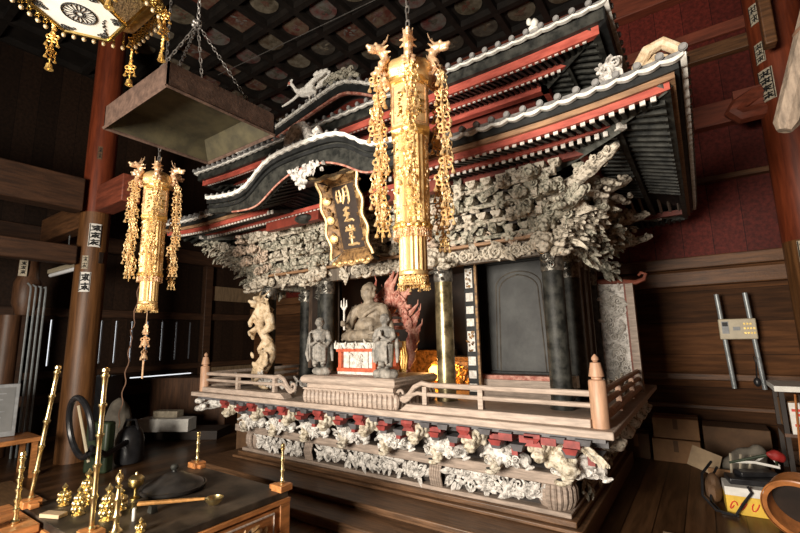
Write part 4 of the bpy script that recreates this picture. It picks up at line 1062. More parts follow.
# flame halo standing behind the statue
hl = thing('flame_halo', 'tall red carved flame halo standing behind the seated statue', 'carving', (TX+.06, 3.70, 1.211))
def flame(mb, x, z0, h, lean, y, w, n=7):
    pts = [(x+lean*(t/n)**1.5+.03*sin(t*1.3), y, z0+h*t/n) for t in range(n+1)]
    mb.tube(pts, [w*(.5+.7*sin(pi*min(1, (t/n)*1.05+.12)))*(1-.85*(t/n)**3) for t in range(n+1)], 7)
m = MB(); hx = TX+.0; m.bx(hx-.16, hx+.30, 3.665, 3.74, 1.212, 1.24)
r = random.Random(5)
for i in range(15):
    t = i/14; a = -1.9+3.8*t; ex = .30*sin(a); zc = 1.62+.42*cos(a)
    flame(m, hx+.02+ex, max(1.23, zc-.20), .30+.18*r.random(), .10*sin(a)+.04, 3.70+.01*(i % 2), .036)
for s in (-1, 1):
    for i in range(4): flame(m, hx+.05+s*(.22+.03*i), 1.235+.08*i, .38, s*.06, 3.705, .034)
flame(m, hx+.06, 1.9, .40, .05, 3.70, .05)
for i in range(12): m.tube([(hx+.05+s*r.uniform(.1, .3), 3.70, 1.24+.07*i) for s in (1, -1)], .022, 6)
for i in range(26):
    a = r.uniform(-1.5, 1.5); m.paste(SPIRAL, (hx+.05+.28*sin(a), 3.67, 1.62+.40*cos(a)*r.uniform(.6, 1.1)), basis((1, 0, 0), (0, 0, 1), (0, -1, 0))@RZ(r.uniform(0, 6)), .05)
obj('flames', m, 'flame_red', hl)
m = MB(); m.bx(hx+.15, hx+.29, 3.665, 3.68, 1.212, 1.52)
for i in range(5): m.tube([(hx+.17+.03*i, 3.655, 1.24), (hx+.17+.03*i+.02, 3.65, 1.36), (hx+.165+.03*i, 3.655, 1.5)], [.012, .014, .005], 6)
obj('lamplit_flames', m, 'gold', hl)  # gold colour stands in for orange lamplight on the halo's right base

def attendant(seed, hands_up):
    m = MB(); r = random.Random(seed)
    def E(p, rr, R=None): m.ell(V(p), rr, R)
    def T(ps, rr, n=9): m.tube([V(p) for p in ps], rr, n)
    # legs and robe, standing, slight bend in one knee
    T([(-.035, 0, .06), (-.04, -.015, .15), (-.03, 0, .26)], [.028, .036, .05]); T([(.035, .005, .06), (.038, 0, .15), (.03, 0, .26)], [.028, .036, .05])
    for s in (-1, 1): E((s*.036, -.025, .062), (.022, .04, .016))
    T([(0, .005, .12), (0, 0, .2), (0, 0, .27)], [.070, .066, .056]); E((0, 0, .33), (.064, .046, .075)); E((0, 0, .385), (.072, .042, .035))
    T([(0, 0, .40), (0, -.004, .44)], [.026, .024]); E((0, -.008, .475), (.038, .043, .050)); E((0, -.05, .47), (.009, .01, .012)); E((0, .003, .50), (.040, .043, .03)); E((0, -.043, .455), (.017, .01, .006))
    for s in (-1, 1): E((s*.016, -.044, .483), (.008, .006, .005)); E((s*.039, 0, .475), (.008, .011, .018))
    if hands_up:
        for s in (-1, 1):
            T([(s*.07, 0, .385), (s*.092, -.015, .32), (s*.07, -.05, .285)], [.026, .022, .019]); T([(s*.07, -.05, .285), (s*.012, -.082, .325)], [.019, .013]); E((s*.010, -.088, .345), (.011, .013, .026))
            for k in range(4): T([(s*.008, -.085+.006*k, .36), (s*.004, -.088+.006*k, .385)], [.005, .003], 5)
    else:
        T([(-.07, 0, .385), (-.095, -.01, .31), (-.075, -.05, .26)], [.026, .022, .018]); T([(-.075, -.05, .26), (-.03, -.08, .29)], [.018, .013]); E((-.025, -.085, .295), (.015, .015, .018))
        T([(.07, 0, .385), (.095, -.01, .30), (.06, -.05, .24)], [.026, .022, .018]); T([(.06, -.05, .24), (.01, -.08, .27)], [.018, .013]); E((.005, -.085, .275), (.015, .015, .018))
        for k in range(4): T([(-.035, -.098, .285+.008*k), (-.015, -.1, .285+.008*k)], .005, 5)
    for i in range(9): x = r.uniform(-.06, .06); T([(x, -.045, .29), (x*1.1, -.062, .2), (x*1.15, -.055, .09+.03*r.random())], [.008, .011, .008], 6)
    T([(-.06, .0, .40), (-.10, .02, .30), (-.115, .0, .18), (-.10, -.01, .10)], [.018, .018, .02, .012], 7); T([(.06, .0, .40), (.10, .02, .30), (.115, .0, .18), (.12, -.01, .10)], [.018, .018, .02, .012], 7)
    return clay(m, .0058, 2)
for k, (x, y, up, rz, lab) in enumerate(((X0-.31, 3.15, False, .35, 'small grey standing attendant figure on a rock left of the red throne'), (X0+.53, 3.13, True, -.25, 'small grey standing attendant figure with joined hands right of the red throne'))):
    a = thing('attendant_statue', lab, 'statue', (x, y, 1.211)); a['group'] = 'attendant figures on the pedestal'
    m = MB(); m.paste(attendant(k, up), (x, y, 1.235), RZ(rz+.35), (1.08, 1.08, 1.02)); obj('body', m, 'statue_grey', a)
    m = MB()
    for i in range(7): m.ell((x+rnd.uniform(-.075, .075), y+rnd.uniform(-.05, .05), 1.24), (rnd.uniform(.04, .08), rnd.uniform(.035, .06), rnd.uniform(.03, .055)), RY(rnd.uniform(-.5, .5)))
    RK = clay(m, .012, 1); m = MB(); m.paste((([(p[0], p[1], max(p[2], 1.2115)) for p in RK[0]]), RK[1])); obj('rock_base', m, 'statue_grey', a, sharp=20)
    m = MB()
    if k == 0: m.tube([(x-.02, y-.11, 1.36), (x-.04, y-.1, 1.62)], [.008, .01], 6)
    if m.v: obj('staff', m, 'statue_grey', a)
# glowing lamp inside the sanctum
lp = thing('altar_lamp', 'glowing orange lamp among gilt altar fittings behind the pedestal', 'lamp', (X0+.36, 4.30, .956))
m = MB(); m.lathe([(.06, .957), (.03, .98), (.02, 1.05), (.05, 1.08)], (X0+.36, 4.30, 0), 14); obj('stand', m, 'gold', lp)
m = MB(); m.lathe([(.04, 1.08), (.075, 1.12), (.08, 1.2), (.04, 1.24)], (X0+.36, 4.30, 0), 14); obj('lamp_shade', m, 'lamp_glow', lp)
m = MB(); m.lathe([(.05, 1.24), (.06, 1.25), (.015, 1.29)], (X0+.36, 4.30, 0), 14); obj('cap', m, 'gold', lp)

# ---- name plaque, tilted forward under the curved gable
pq = thing('name_plaque', 'black name plaque with gold brushed characters in a scalloped gilt frame under the curved gable', 'plaque', (X0, 3.25, 2.42))
tilt = radians(17); PU = V((1, 0, 0)); PW = V((0, -sin(tilt), cos(tilt))); PD = V((0, -cos(tilt), -sin(tilt))); PO = V((X0+.14, 3.20, 2.43))
def PP(a, b, d=0): return PO+PU*a+PW*b+PD*d
def poly(mb, pts, d0, d1): mb.prism(pts, PP(0, 0, d0), PU, PW, PD, d1-d0)
m = MB(); poly(m, [(-.155, 0), (.155, 0), (.155, .66), (-.155, .66)], 0, .03); obj('board', m, 'plaque_black', pq)
def flare(name, a0, a1, mat_):   # frame boards that lean outward from the board
    m = MB(); n = len(a0); vs = [PP(*p, .03) for p in a0]+[PP(*p, .10) for p in a1]; vs += [v-PD*.02 for v in vs]
    fs = []
    for i in range(n-1): fs += [(i, i+1, n+i+1, n+i), (2*n+i, 3*n+i, 3*n+i+1, 2*n+i+1), (n+i, n+i+1, 3*n+i+1, 3*n+i), (i, 2*n+i, 2*n+i+1, i+1)]
    fs += [(0, n, 3*n, 2*n), (n-1, 3*n-1, 4*n-1, 2*n-1)]; m.add(vs, fs); return obj(name, m, mat_, pq)
def wavy(n, f): return [f(i/(n-1)) for i in range(n)]
for s in (-1, 1):
    fr = flare('side_frame', wavy(17, lambda t: (s*.155, -.0+.66*t)), wavy(17, lambda t: (s*(.25+.018*cos(t*6*pi)), -.06+.78*t)), 'plaque_gold')
    m = MB(); m.tube([PP(s*(.25+.018*cos(t/24*6*pi)), -.06+.78*t/24, .10) for t in range(25)], .016, 6); obj('frame_edge', m, 'gold_pale', pq)
    m = MB()
    for z in (.14, .33, .52): m.lathe([(.045, 0), (.045, .012), (.03, .02), (.004, .022)], PP(s*.205, z, .066), 16, axis=PU*(-s*.45)+PD); 
    obj('gilt_boss', m, 'gold_bright', pq)
    m = MB()
    for i in range(16): m.paste(LEAF, PP(s*rnd.uniform(.18, .235), rnd.uniform(0, .66), .07), basis(PU, PW, PD)@RZ(rnd.uniform(0, 6)), .05)
    obj('frame_carving', m, 'plaque_gold', pq)
flare('bottom_frame', wavy(13, lambda t: (-.155+.31*t, 0)), wavy(13, lambda t: (-.25+.50*t, -.115+.018*cos(t*6*pi))), 'plaque_gold')
flare('top_frame', wavy(13, lambda t: (-.155+.31*t, .66)), wavy(13, lambda t: (-.30+.60*t, .725+.018*cos(t*6*pi)+.05*abs(2*t-1)**2)), 'plaque_gold')
m = MB(); m.tube([PP(-.34+.68*t/28, .73+.018*cos(t/28*6*pi)+.05*abs(2*t/28-1)**2, .11) for t in range(29)], .024, 7); m.tube([PP(-.25+.50*t/24, -.115+.018*cos(t/24*6*pi), .10) for t in range(25)], .018, 7); obj('frame_edge', m, 'gold_pale', pq)
m = MB()
for i in range(7): m.ell(PP(-.22+.44*i/6, -.105, .12), (.03, .02, .022))
obj('frame_scallop', m, 'gold_bright', pq)
m = MB()
for a0, b0, a1, b1 in ((-.14, .01, .14, .01), (-.14, .65, .14, .65), (-.145, .01, -.145, .65), (.145, .01, .145, .65)): m.tube([PP(a0, b0, .032), PP(a1, b1, .032)], .006, 4)
obj('inner_line', m, 'plaque_gold', pq)
m = MB()
def stroke(ps, w=.013): m.tube([PP(a, b, .033) for a, b in ps], [w*(.6+.6*sin(pi*(i+.6)/(len(ps)+.2))) for i in range(len(ps))], 6)
# three flowing characters, top to bottom
stroke([(-.085, .60), (-.10, .54), (-.085, .485), (-.05, .49), (-.04, .54), (-.05, .60), (-.085, .60)]); stroke([(-.09, .545), (-.045, .55)], .01)
stroke([(.0, .61), (.005, .56), (-.012, .50), (-.03, .465)]); stroke([(.0, .61), (.05, .625), (.06, .56), (.055, .48), (.035, .455)]); stroke([(.005, .57), (.05, .575)], .009); stroke([(.003, .53), (.05, .535)], .009)
stroke([(-.04, .40), (0, .42), (.04, .41)]); stroke([(.0, .42), (-.015, .375), (-.03, .34)]); stroke([(-.05, .35), (0, .365), (.035, .355)]); stroke([(.005, .355), (-.01, .32), (-.045, .295), (.0, .295), (.05, .30), (.07, .28)])
stroke([(.0, .25), (.005, .215)]); stroke([(-.045, .235), (-.03, .21)]); stroke([(.045, .245), (.03, .215)]); stroke([(-.06, .19), (-.055, .205), (.0, .20), (.06, .20), (.05, .18)])
stroke([(-.02, .175), (-.022, .15), (.02, .155), (.025, .178), (-.02, .175)], .009); stroke([(-.035, .12), (0, .125), (.04, .12)]); stroke([(0, .145), (-.005, .10), (-.01, .06)]); stroke([(-.06, .06), (-.01, .055), (.05, .06), (.085, .05)])
obj('gold_characters', m, 'gold_pale', pq)
m = MB(); m.tube([PP(.0, .80, 0), (X0, 3.30, 3.10)], .02, 6); m.tube([PP(-.1, -.02, .02), (X0-.1, 3.60, 2.40)], .02, 6); m.tube([PP(.1, -.02, .02), (X0+.1, 3.60, 2.40)], .02, 6); obj('hanging_bar', m, 'black_worn', pq)

# ================================================================== GILT HANGING BANNERS
def chain(mb, p0, p1, link=.035, r=.004, w=.011):
    p0, p1 = V(p0), V(p1); d = p1-p0; n = max(2, int(d.length/link)); a, b, e = frame(d)
    for i in range(n):
        c = p0+d*((i+.5)/n); s = a if i % 2 else b; L = d.length/n*.62
        mb.tube([c+e*(L*cos(t))+s*(w*sin(t)) for t in [k*pi/4 for k in range(8)]], r, 4, closed=True)
dg_ = MB()
dg_.ell((0, .0, .0), (.030, .036, .030)); dg_.ell((0, -.040, -.006), (.022, .034, .018)); dg_.ell((0, -.066, .0), (.014, .014, .012)); dg_.ell((0, -.042, -.028), (.017, .028, .008))
dg_.tube([(0, .02, -.01), (0, .045, -.05), (0, .02, -.085), (0, .03, -.12)], [.026, .026, .026, .022], 8)
for s in (-1, 1):
    dg_.tube([(s*.014, .015, .02), (s*.024, .04, .055), (s*.028, .05, .095)], [.009, .007, .004], 6); dg_.ell((s*.017, -.024, .016), .011)
    dg_.tube([(s*.02, .02, .0), (s*.05, .04, .01)], [.012, .004], 6); dg_.tube([(s*.02, .03, -.02), (s*.048, .055, -.025)], [.012, .004], 6)
DGH = clay(dg_, .0052, 1)
pend = MB()     # one openwork rosette with three little bells
for i in range(5):
    a = pi/2+i*2*pi/5; c = V((.021*cos(a), 0, .021*sin(a))); pend.tube([c+V((.012*cos(t), 0, .012*sin(t))) for t in [k*pi/4 for k in range(8)]], .0048, 4, closed=True)
pend.ell((0, 0, 0), (.011, .009, .011), None, 7, 5)
for s in (-1, 0, 1):
    pend.tube([(s*.026, 0, -.018), (s*.030, 0, -.040)], .0025, 4); pend.lathe([(.004, .008), (.008, .0), (.011, -.010), (.006, -.013)], (s*.030, 0, -.046), 7)
pend.tube([(0, 0, .03), (0, 0, -.055)], .003, 4)
PEND = pend.raw()
def pend_string(mb, x, y, z0, z1, step, seed, sc=1.):
    r = random.Random(seed); z = z0
    while z > z1:
        a = r.uniform(0, 3); q = (x+r.uniform(-.018, .018), y+r.uniform(-.018, .018), z)
        mb.paste(PEND, q, RZ(a*.5-.1), sc*r.uniform(.95, 1.1)); mb.paste(PEND, (q[0]*.99, q[1]*.99, q[2]+.01), RZ(a*.5+1.5), sc*.6)
        z -= step
    mb.tube([(x, y, z0+.08), (x, y, z1)], .003, 4)
def make_banner():
    b = thing('gilt_banner', 'x', 'hanging banner', (0, 0, 0)); rot = radians(3)
    # local z: 0 at the top of the domed cap, hanging down to -1.45
    hexr = lambda r_, z0, z1, mb: mb.lathe([(r_, z0), (r_, z1)], n=6, rot=rot)
    m = MB(); m.lathe([(.125, -.165), (.130, -.155), (.145, -.14), (.150, -.10), (.125, -.055), (.075, -.018), (.02, 0), (.012, .02)], n=36, lob=6, la=.07, rot=rot); obj('domed_cap', m, 'gold_bright', b)
    m = MB(); m.lathe([(.118, -.22), (.112, -.20), (.112, -.17), (.122, -.155)], n=24); obj('collar', m, 'gold', b)
    m = MB(); hexr(.124, -.49, -.20, m); up = obj('upper_drum', m, 'gold_pale', b, bevel=.004)
    m = MB(); hexr(.132, -.505, -.488, m); hexr(.132, -.205, -.19, m); m.lathe([(.132, -.506), (.120, -.535), (.112, -.54)], n=6, rot=rot); obj('drum_rim', m, 'gold', b)
    m = MB()        # pierced panels on the drum faces
    for k in range(6):
        a = rot+pi/6+k*pi/3; N_ = V((cos(a), sin(a), 0)); U_ = V((-sin(a), cos(a), 0)); d = .124*cos(pi/6)
        for s in (-1, 1): m.tube([N_*(d+.002)+U_*(s*.048)+V((0, 0, -.23)), N_*(d+.002)+U_*(s*.048)+V((0, 0, -.465))], .004, 4)
        for z in (-.23, -.465): m.tube([N_*(d+.002)-U_*.048+V((0, 0, z)), N_*(d+.002)+U_*.048+V((0, 0, z))], .004, 4)
    obj('panel_border', m, 'gold_rose', up)
    m = MB()
    for k in range(6):
        a = rot+pi/6+k*pi/3; N_ = V((cos(a), sin(a), 0)); U_ = V((-sin(a), cos(a), 0)); d = .124*cos(pi/6)
        relief(m, N_*(d-.002)-U_*.022+V((0, 0, -.43)), U_, (0, 0, 1), N_, .044, .17, 12, .026, k, (.6, .4, 0))
    obj('panel_tracery', m, 'brass_old', up)
    def fl(r_, z0, z1, n, name, mat_):
        m = MB(); m.lathe([(r_, z0), (r_, z1)], n=n*4, lob=n, la=.045); return obj(name, m, mat_, b, sharp=25)
    mid = fl(.100, -1.065, -.535, 22, 'fluted_body', 'gold_bright')
    m = MB(); m.lathe([(.108, -1.09), (.112, -1.075), (.108, -1.06)], n=24)
    for i in range(18): a = i*pi/9; m.ell((.105*cos(a), .105*sin(a), -1.08), .016, None, 6, 4)
    obj('body_rim', m, 'gold', b)
    for k in range(6):
        a = rot+k*pi/3; N_ = V((cos(a), sin(a), 0)); U_ = V((-sin(a), cos(a), 0))
        m = MB(); m.tube([N_*.103+V((0, 0, -1.04)), N_*.103+V((0, 0, -.22))], .004, 5); relief(m, N_*.099-U_*.03+V((0, 0, -1.04)), U_, (0, 0, 1), N_, .06, .84, 40, .032, k+20, (.3, .4, .3)); obj1('flower_spray', m, 'gold_pale', b)
    fl(.078, -1.345, -1.08, 18, 'lower_tube', 'gold_bright')
    m = MB(); m.lathe([(.083, -1.36), (.086, -1.345), (.080, -1.335)], n=24)
    for i in range(18):
        a = i*pi/9; m.paste(PEND, (.082*cos(a), .082*sin(a), -1.385), RZ(a+pi/2), .62)
        if i % 2: m.paste(PEND, (.078*cos(a), .078*sin(a), -1.415), RZ(a), .5)
    obj('bottom_fringe', m, 'gold_bright', b)
    m = MB()
    for i in range(14): a = i*pi/7; m.paste(PEND, (.108*cos(a), .108*sin(a), -1.115), RZ(a+pi/2), .6)
    obj('waist_fringe', m, 'gold_rose', b)
    for k in range(6):
        a = rot+k*pi/3; N_ = V((cos(a), sin(a), 0))
        m = MB(); m.tube([N_*.11+V((0, 0, -.13)), N_*.165+V((0, 0, -.155)), N_*.20+V((0, 0, -.10))], [.014, .014, .012], 7)
        m.paste(DGH, N_*.205+V((0, 0, .0)), RZ(a+pi/2), 1.05); m.paste(FLOWER, N_*.19+V((0, 0, -.13)), RZ(a)@RY(1.2), .05); obj('dragon_arm', m, 'gold_rose', b)
        m = MB(); ps = random.Random(k)
        pend_string(m, N_.x*.215, N_.y*.215, -.20, -1.12+ps.uniform(-.03, .03), .104, k, 1.22); obj('pendant_string', m, 'gold_bright' if k % 2 else 'gold_pale', b)
    m = MB(); chain(m, (0, 0, .02), (0, 0, 3.5), .05, .005, .013); obj('chain', m, 'chain_iron', b)
    return b
bn = make_banner(); bn.location = (-1.32, 2.04, 3.26); tag(bn, 'tall bright gilt hexagonal hanging banner in front of the middle of the shrine')
b2 = dup(bn, (-4.42, 2.04, 3.29), 'tall gilt hexagonal hanging banner left of the shrine, below the brown hood', rz=radians(30))
for o in (bn, b2): o['group'] = 'gilt banners hanging before the shrine'
m = MB(); 
for i in range(3): m.paste(PEND, (-4.42, 2.04, 1.70-.12*i), RZ(i), 1.15); m.lathe([(.01, .05), (.03, .0), (.034, -.01)], (-4.42, 2.04, 1.66-.12*i), 10)
m.tube([(-4.42, 2.04, 1.88), (-4.42, 2.04, 1.36)], .004, 5); m.cyl((-4.42, 2.04, 1.40), (-4.42, 2.04, 1.22), .009, .009, 8)
obj('pendant_tail', m, 'gold_rose', None, label='string of brass ornaments ending in a rod under the left gilt banner', cat='ornament')

# ================================================================== BROWN HANGING HOOD
hx0, hx1, hy0, hy1, hz0, hz1 = -3.60, -2.66, 1.24, 2.10, 3.185, 3.36
hd = thing('hanging_hood', 'brown open-bottomed square hood hanging on four chains above the altar table', 'hood', ((hx0+hx1)/2, (hy0+hy1)/2, hz0))
def hside(a, b):
    m = MB(); a, b = V(a), V(b); d = (b-a).normalized(); nrm = V((d.y, -d.x, 0))
    m.strip([a+V((0, 0, hz1)), b+V((0, 0, hz1))], [a+V((0, 0, hz0)), b+V((0, 0, hz0))], -nrm*.012)
    ins = -nrm*.0125; ti = MB(); obj('side_panel', m, 'hood_copper', hd)
    m = MB(); c = (a+b)/2; 
    q = .10; A, B_ = a-nrm*.016+d*.016, b-nrm*.016-d*.016
    m.strip([A+V((0, 0, hz0+.01)), B_+V((0, 0, hz0+.01))], [A-nrm*q+d*q+V((0, 0, hz1-.02)), B_-nrm*q-d*q+V((0, 0, hz1-.02))], V((0, 0, .006))); obj('inner_slope', m, 'hood_inside', hd)
    m = MB(); m.tube([a+V((0, 0, hz0)), b+V((0, 0, hz0))], .012, 4); obj('rim', m, 'hood_copper', hd)
hside((hx0, hy0, 0), (hx1, hy0, 0)); hside((hx1, hy0, 0), (hx1, hy1, 0)); hside((hx1, hy1, 0), (hx0, hy1, 0)); hside((hx0, hy1, 0), (hx0, hy0, 0))
m = MB(); m.bx(hx0+.015, hx1-.015, hy0+.015, hy1-.015, hz1-.02, hz1-.008); obj('top_panel', m, 'hood_inside', hd)
ap = V(((hx0+hx1)/2, (hy0+hy1)/2, 4.13))
for x in (hx0+.12, hx1-.1):
    for y in (hy0+.1, hy1-.1): m = MB(); chain(m, (x, y, hz1-.01), ap, .04, .0045, .011); obj('chain', m, 'chain_iron', hd)
m = MB(); chain(m, ap, (ap.x, ap.y, CZ), .05, .005, .013); obj('chain', m, 'chain_iron', hd)
m = MB(); m.tube([ap+V((.03*cos(t), .01, .03*sin(t))) for t in [k*pi/5 for k in range(10)]], .008, 6, closed=True)
for i in range(5): m.ell(ap+V((rnd.uniform(-.03, .03), rnd.uniform(-.03, .03), rnd.uniform(-.02, .03))), .018)
obj('hook_ring', m, 'chain_iron', hd)

# ================================================================== HEXAGONAL CANOPY
cx, cy, cz = -2.41, .675, 3.20
cn = thing('hexagonal_canopy', 'hexagonal gilt-framed hanging canopy with a black flower crest on its white underside', 'canopy', (cx, cy, cz))
c3 = V((cx, cy, cz)); R0 = .20; rot0 = atan2(.68-.68, -2.60+2.41)
def hx(k, R, z): a = pi+k*pi/3; return V((cx+R*cos(a), cy+R*sin(a), z))
m = MB(); m.prism([(R0*.985*cos(pi+k*pi/3), R0*.985*sin(pi+k*pi/3)) for k in range(6)], (cx, cy, cz), (1, 0, 0), (0, 1, 0), (0, 0, 1), .012); pn = obj('bottom_panel', m, 'crest_white', cn)
m = MB(); n = 16; rx = .072
for i in range(n):
    a = 2*pi*i/n; c = c3+V((.046*cos(a), .046*sin(a), -.002)); rr = [V((.024*cos(t)*cos(a)-.0088*sin(t)*sin(a), .024*cos(t)*sin(a)+.0088*sin(t)*cos(a), 0)) for t in [k*pi/6 for k in range(12)]]
    m.tube([c+q for q in rr], .0019, 4, closed=True)
m.tube([c3+V((rx*cos(t), rx*sin(t), -.002)) for t in [k*pi/20 for k in range(40)]], .0036, 5, closed=True); m.tube([c3+V((.016*cos(t), .016*sin(t), -.002)) for t in [k*pi/6 for k in range(12)]], .003, 4, closed=True)
obj('flower_crest', m, 'ink', pn)
m = MB()
for k in range(6):
    d = (hx(k, 1, cz)-c3).normalized()
    for q in range(7): m.paste(SPIRAL, c3+d*(.145+.007*q*.8)+V((-d.y, d.x, 0))*((q % 3-1)*.020*(1-q*.1))+V((0, 0, -.002)), Matrix.Diagonal((1, 1, -1))@RZ(q*1.7), (.011, .011, .004))
obj('corner_tracery', m, 'ink', pn)
m = MB(); r = random.Random(2)
for i in range(14): t = i/13-.5; m.tube([c3+V((-.03+.11*t+.0*t, -.0, 0))+V((.02, .115-.05*t, -.002))+V((r.uniform(-.006, .006), r.uniform(-.006, .006), 0)), c3+V((.0+.11*t, .115-.05*t+r.uniform(-.01, .01), -.002))], .003, 4)
obj('ink_scroll', m, 'ink', pn)
m = MB()
for k in range(6): m.tube([hx(k, R0, cz), hx(k+1, R0, cz)], .011, 6); m.tube([hx(k, R0, cz), hx(k, .29, cz+.15)], .011, 6); m.tube([hx(k, .29, cz+.15), hx(k+1, .29, cz+.15)], .012, 6)
obj('gilt_frame', m, 'brass_old', cn)
for k in range(6):
    m = MB(); a, b_, c_, d_ = hx(k, R0, cz+.002), hx(k+1, R0, cz+.002), hx(k+1, .285, cz+.15), hx(k, .285, cz+.15); nn = (b_-a).cross(d_-a).normalized()
    m.strip([d_, c_], [a, b_], nn*.006); obj('side_panel', m, 'filigree' if k % 2 else 'filigree_dark', cn)
m = MB(); m.lathe([(.37, .17), (.36, .20), (.22, .26), (.06, .36), (.02, .42)], (cx, cy, cz), 6, rot=pi); m.lathe([(.30, .145), (.37, .17)], (cx, cy, cz), 6, rot=pi); obj('roof', m, 'brass_old', cn)
m = MB(); chain(m, (cx, cy, cz+.4), (cx, cy, CZ), .05, .006, .015); obj('chain', m, 'chain_iron', cn)
for k in range(6):
    m = MB(); mp_ = MB(); A, B_ = hx(k, .375, cz+.165), hx(k+1, .375, cz+.165)
    for i in range(1, 8):
        p = A.lerp(B_, i/8); m.paste(PEND, p+V((0, 0, -.035)), RZ(k*pi/3+.6), .62); m.tube([p+V((0, 0, 0)), p+V((0, 0, -.09))], .002, 4); mp_.ell(p+V((0, 0, -.098)), (.0115, .0115, .013), None, 8, 6)
    g = obj('bead_fringe', m, 'brass_old', cn); obj('beads', mp_, 'pearl', g)
    m = MB(); z = cz+.12
    for i in range(3): m.paste(PEND, (A.x, A.y, z-.085*i), RZ(i+k), .9)
    m.tube([(A.x, A.y, z+.05), (A.x, A.y, z-.28)], .003, 4); m.lathe([(.004, .03), (.014, .022), (.017, .0), (.021, -.008)], (A.x, A.y, z-.27), 12); obj('corner_pendant', m, 'gold', cn)

# thin wire stretched under the ceiling
m = MB(); m.tube([(-7.365, 4.396, 6.792), (-3.1, 4.778, 6.792)], .007, 5); obj('stretched_wire', m, 'chain_iron', None, label='thin pale wire stretched slantwise under the painted ceiling', cat='wire')

# ================================================================== ALTAR TABLE AND ITS THINGS
tx0, tx1, ty0, ty1, tz = -3.64, -2.43, 1.02, 2.12, .55
tb = thing('altar_table', 'square dark-topped altar table with carved orange side panels at lower left', 'table', ((tx0+tx1)/2, (ty0+ty1)/2, 0))
m = MB(); m.bx(tx0, tx1, ty0, ty1, tz-.045, tz); obj('tabletop', m, 'table_black', tb, bevel=.006)
m = MB(); m.bx(tx0-.012, tx1+.012, ty0-.012, ty1+.012, tz-.075, tz-.046); obj('edge_board', m, 'table_orange', tb, bevel=.004)
for x, y in ((tx0+.03, ty0+.03), (-3.50, ty1-.03), (-2.74, 1.07), (tx1-.03, ty1-.03)):
        m = MB(); m.bx(x-.04, x+.04, y-.04, y+.04, 0, tz-.075); obj('leg', m, 'table_orange', tb, bevel=.004)
        m = MB(); m.box((x, y, tz+.022), (.10, .10, .042)); m.box((x+(.02 if x < -3 else -.03), y, tz+.016), (.14, .05, .03)); obj('corner_block', m, 'table_orange', tb, bevel=.004)
for x, s in ((tx1, 1), (tx0, -1)):
    m = MB(); m.bx(x-.03 if s > 0 else x, x if s > 0 else x+.03, ty0+.06, ty1-.06, .06, tz-.09)
    p_ = obj('side_panel', m, 'table_orange', tb)
    m = MB(); relief(m, (x+.004*s, ty0+.12, .12), (0, s, 0) if s > 0 else (0, 1, 0), (0, 0, 1), (s, 0, 0), ty1-ty0-.26, .30, 110, .075, 61, (.5, .4, .1)); obj('panel_carving', m, 'plaque_gold', p_)
    m = MB(); a0, a1 = ty0+.10, ty1-.12
    m.tube([(x+.006*s, a0, .10), (x+.006*s, a1, .10), (x+.006*s, a1, .44), (x+.006*s, a0, .44)], .007, 5, closed=True); obj('panel_border', m, 'pale_wood', p_)
for y in (ty0, ty1):
    m = MB(); m.bx(tx0+.06, tx1-.06, y-.005 if y < 1.5 else y-.03, y+.03 if y < 1.5 else y+.005, .06, tz-.09); obj('side_panel', m, 'table_orange', tb)
def brass_post(x, y, h, lean, label):
    z0 = tz+.044; pr_ = [(.016, 0), (.018, .01), (.012, .02)]; n = max(3, int(h/.16)); 
    w = .0125 if h < .5 else .0155
    for i in range(n):
        z = .02+(h-.05)*i/n; e = (h-.05)/n
        pr_ += [(w*.85, z+.002), (w*.78, z+e*.5), (w*.95, z+e*.82), (w*1.35, z+e*.87), (w*1.35, z+e*.93), (w*.9, z+e*.97)]
    pr_ += [(w*.9, h-.03), (w*1.3, h-.022), (w*1.2, h-.008), (w*.3, h)]
    m = MB(); m.lathe(pr_, (0, 0, 0), 12)
    R = Quaternion((-lean[1], lean[0], 0), sqrt(lean[0]**2+lean[1]**2)).to_matrix() if lean != (0, 0) else Matrix.Identity(3)
    m.v = [tuple(R@V(p)+V((x, y, z0))) for p in m.v]; m.v = [(a, b, max(c, z0)) for a, b, c in m.v]
    return obj('brass_post', m, 'brass', None, label=label, cat='post', group='brass posts on the altar table')
brass_post(-3.50, ty1-.03, .235, (0, 0), 'short brass post on the far left corner of the altar table')
brass_post(tx1-.03, ty1-.03, .26, (0, 0), 'short brass post on the corner of the altar table nearest the shrine steps')
brass_post(tx0+.03, ty0+.03, .83, (.085, .06), 'leftmost tall brass post, on the near left corner of the altar table')
brass_post(-2.74, 1.07, .83, (0, 0), 'tall brass post rising before the altar table, right of the other tall one')
# iron hearth with conical lid
ht = thing('hearth_pot', 'round black iron pot with a conical lid and knob on the altar table', 'pot', (-3.12, 1.70, tz+.001))
hc = (-3.12, 1.70, tz+.001)
m = MB(); m.lathe([(.18, 0), (.205, .012), (.21, .03), (.20, .034), (.195, .03)], hc, 36); obj('dish', m, 'pot_iron', ht)
m = MB(); m.lathe([(.195, .031), (.185, .045), (.12, .075), (.06, .105), (.025, .118)], hc, 36); obj('lid', m, 'pot_iron', ht)
m = MB(); m.lathe([(.014, .116), (.012, .128), (.024, .138), (.027, .150), (.02, .162), (.004, .168)], hc, 16); obj('knob', m, 'black_worn', ht)
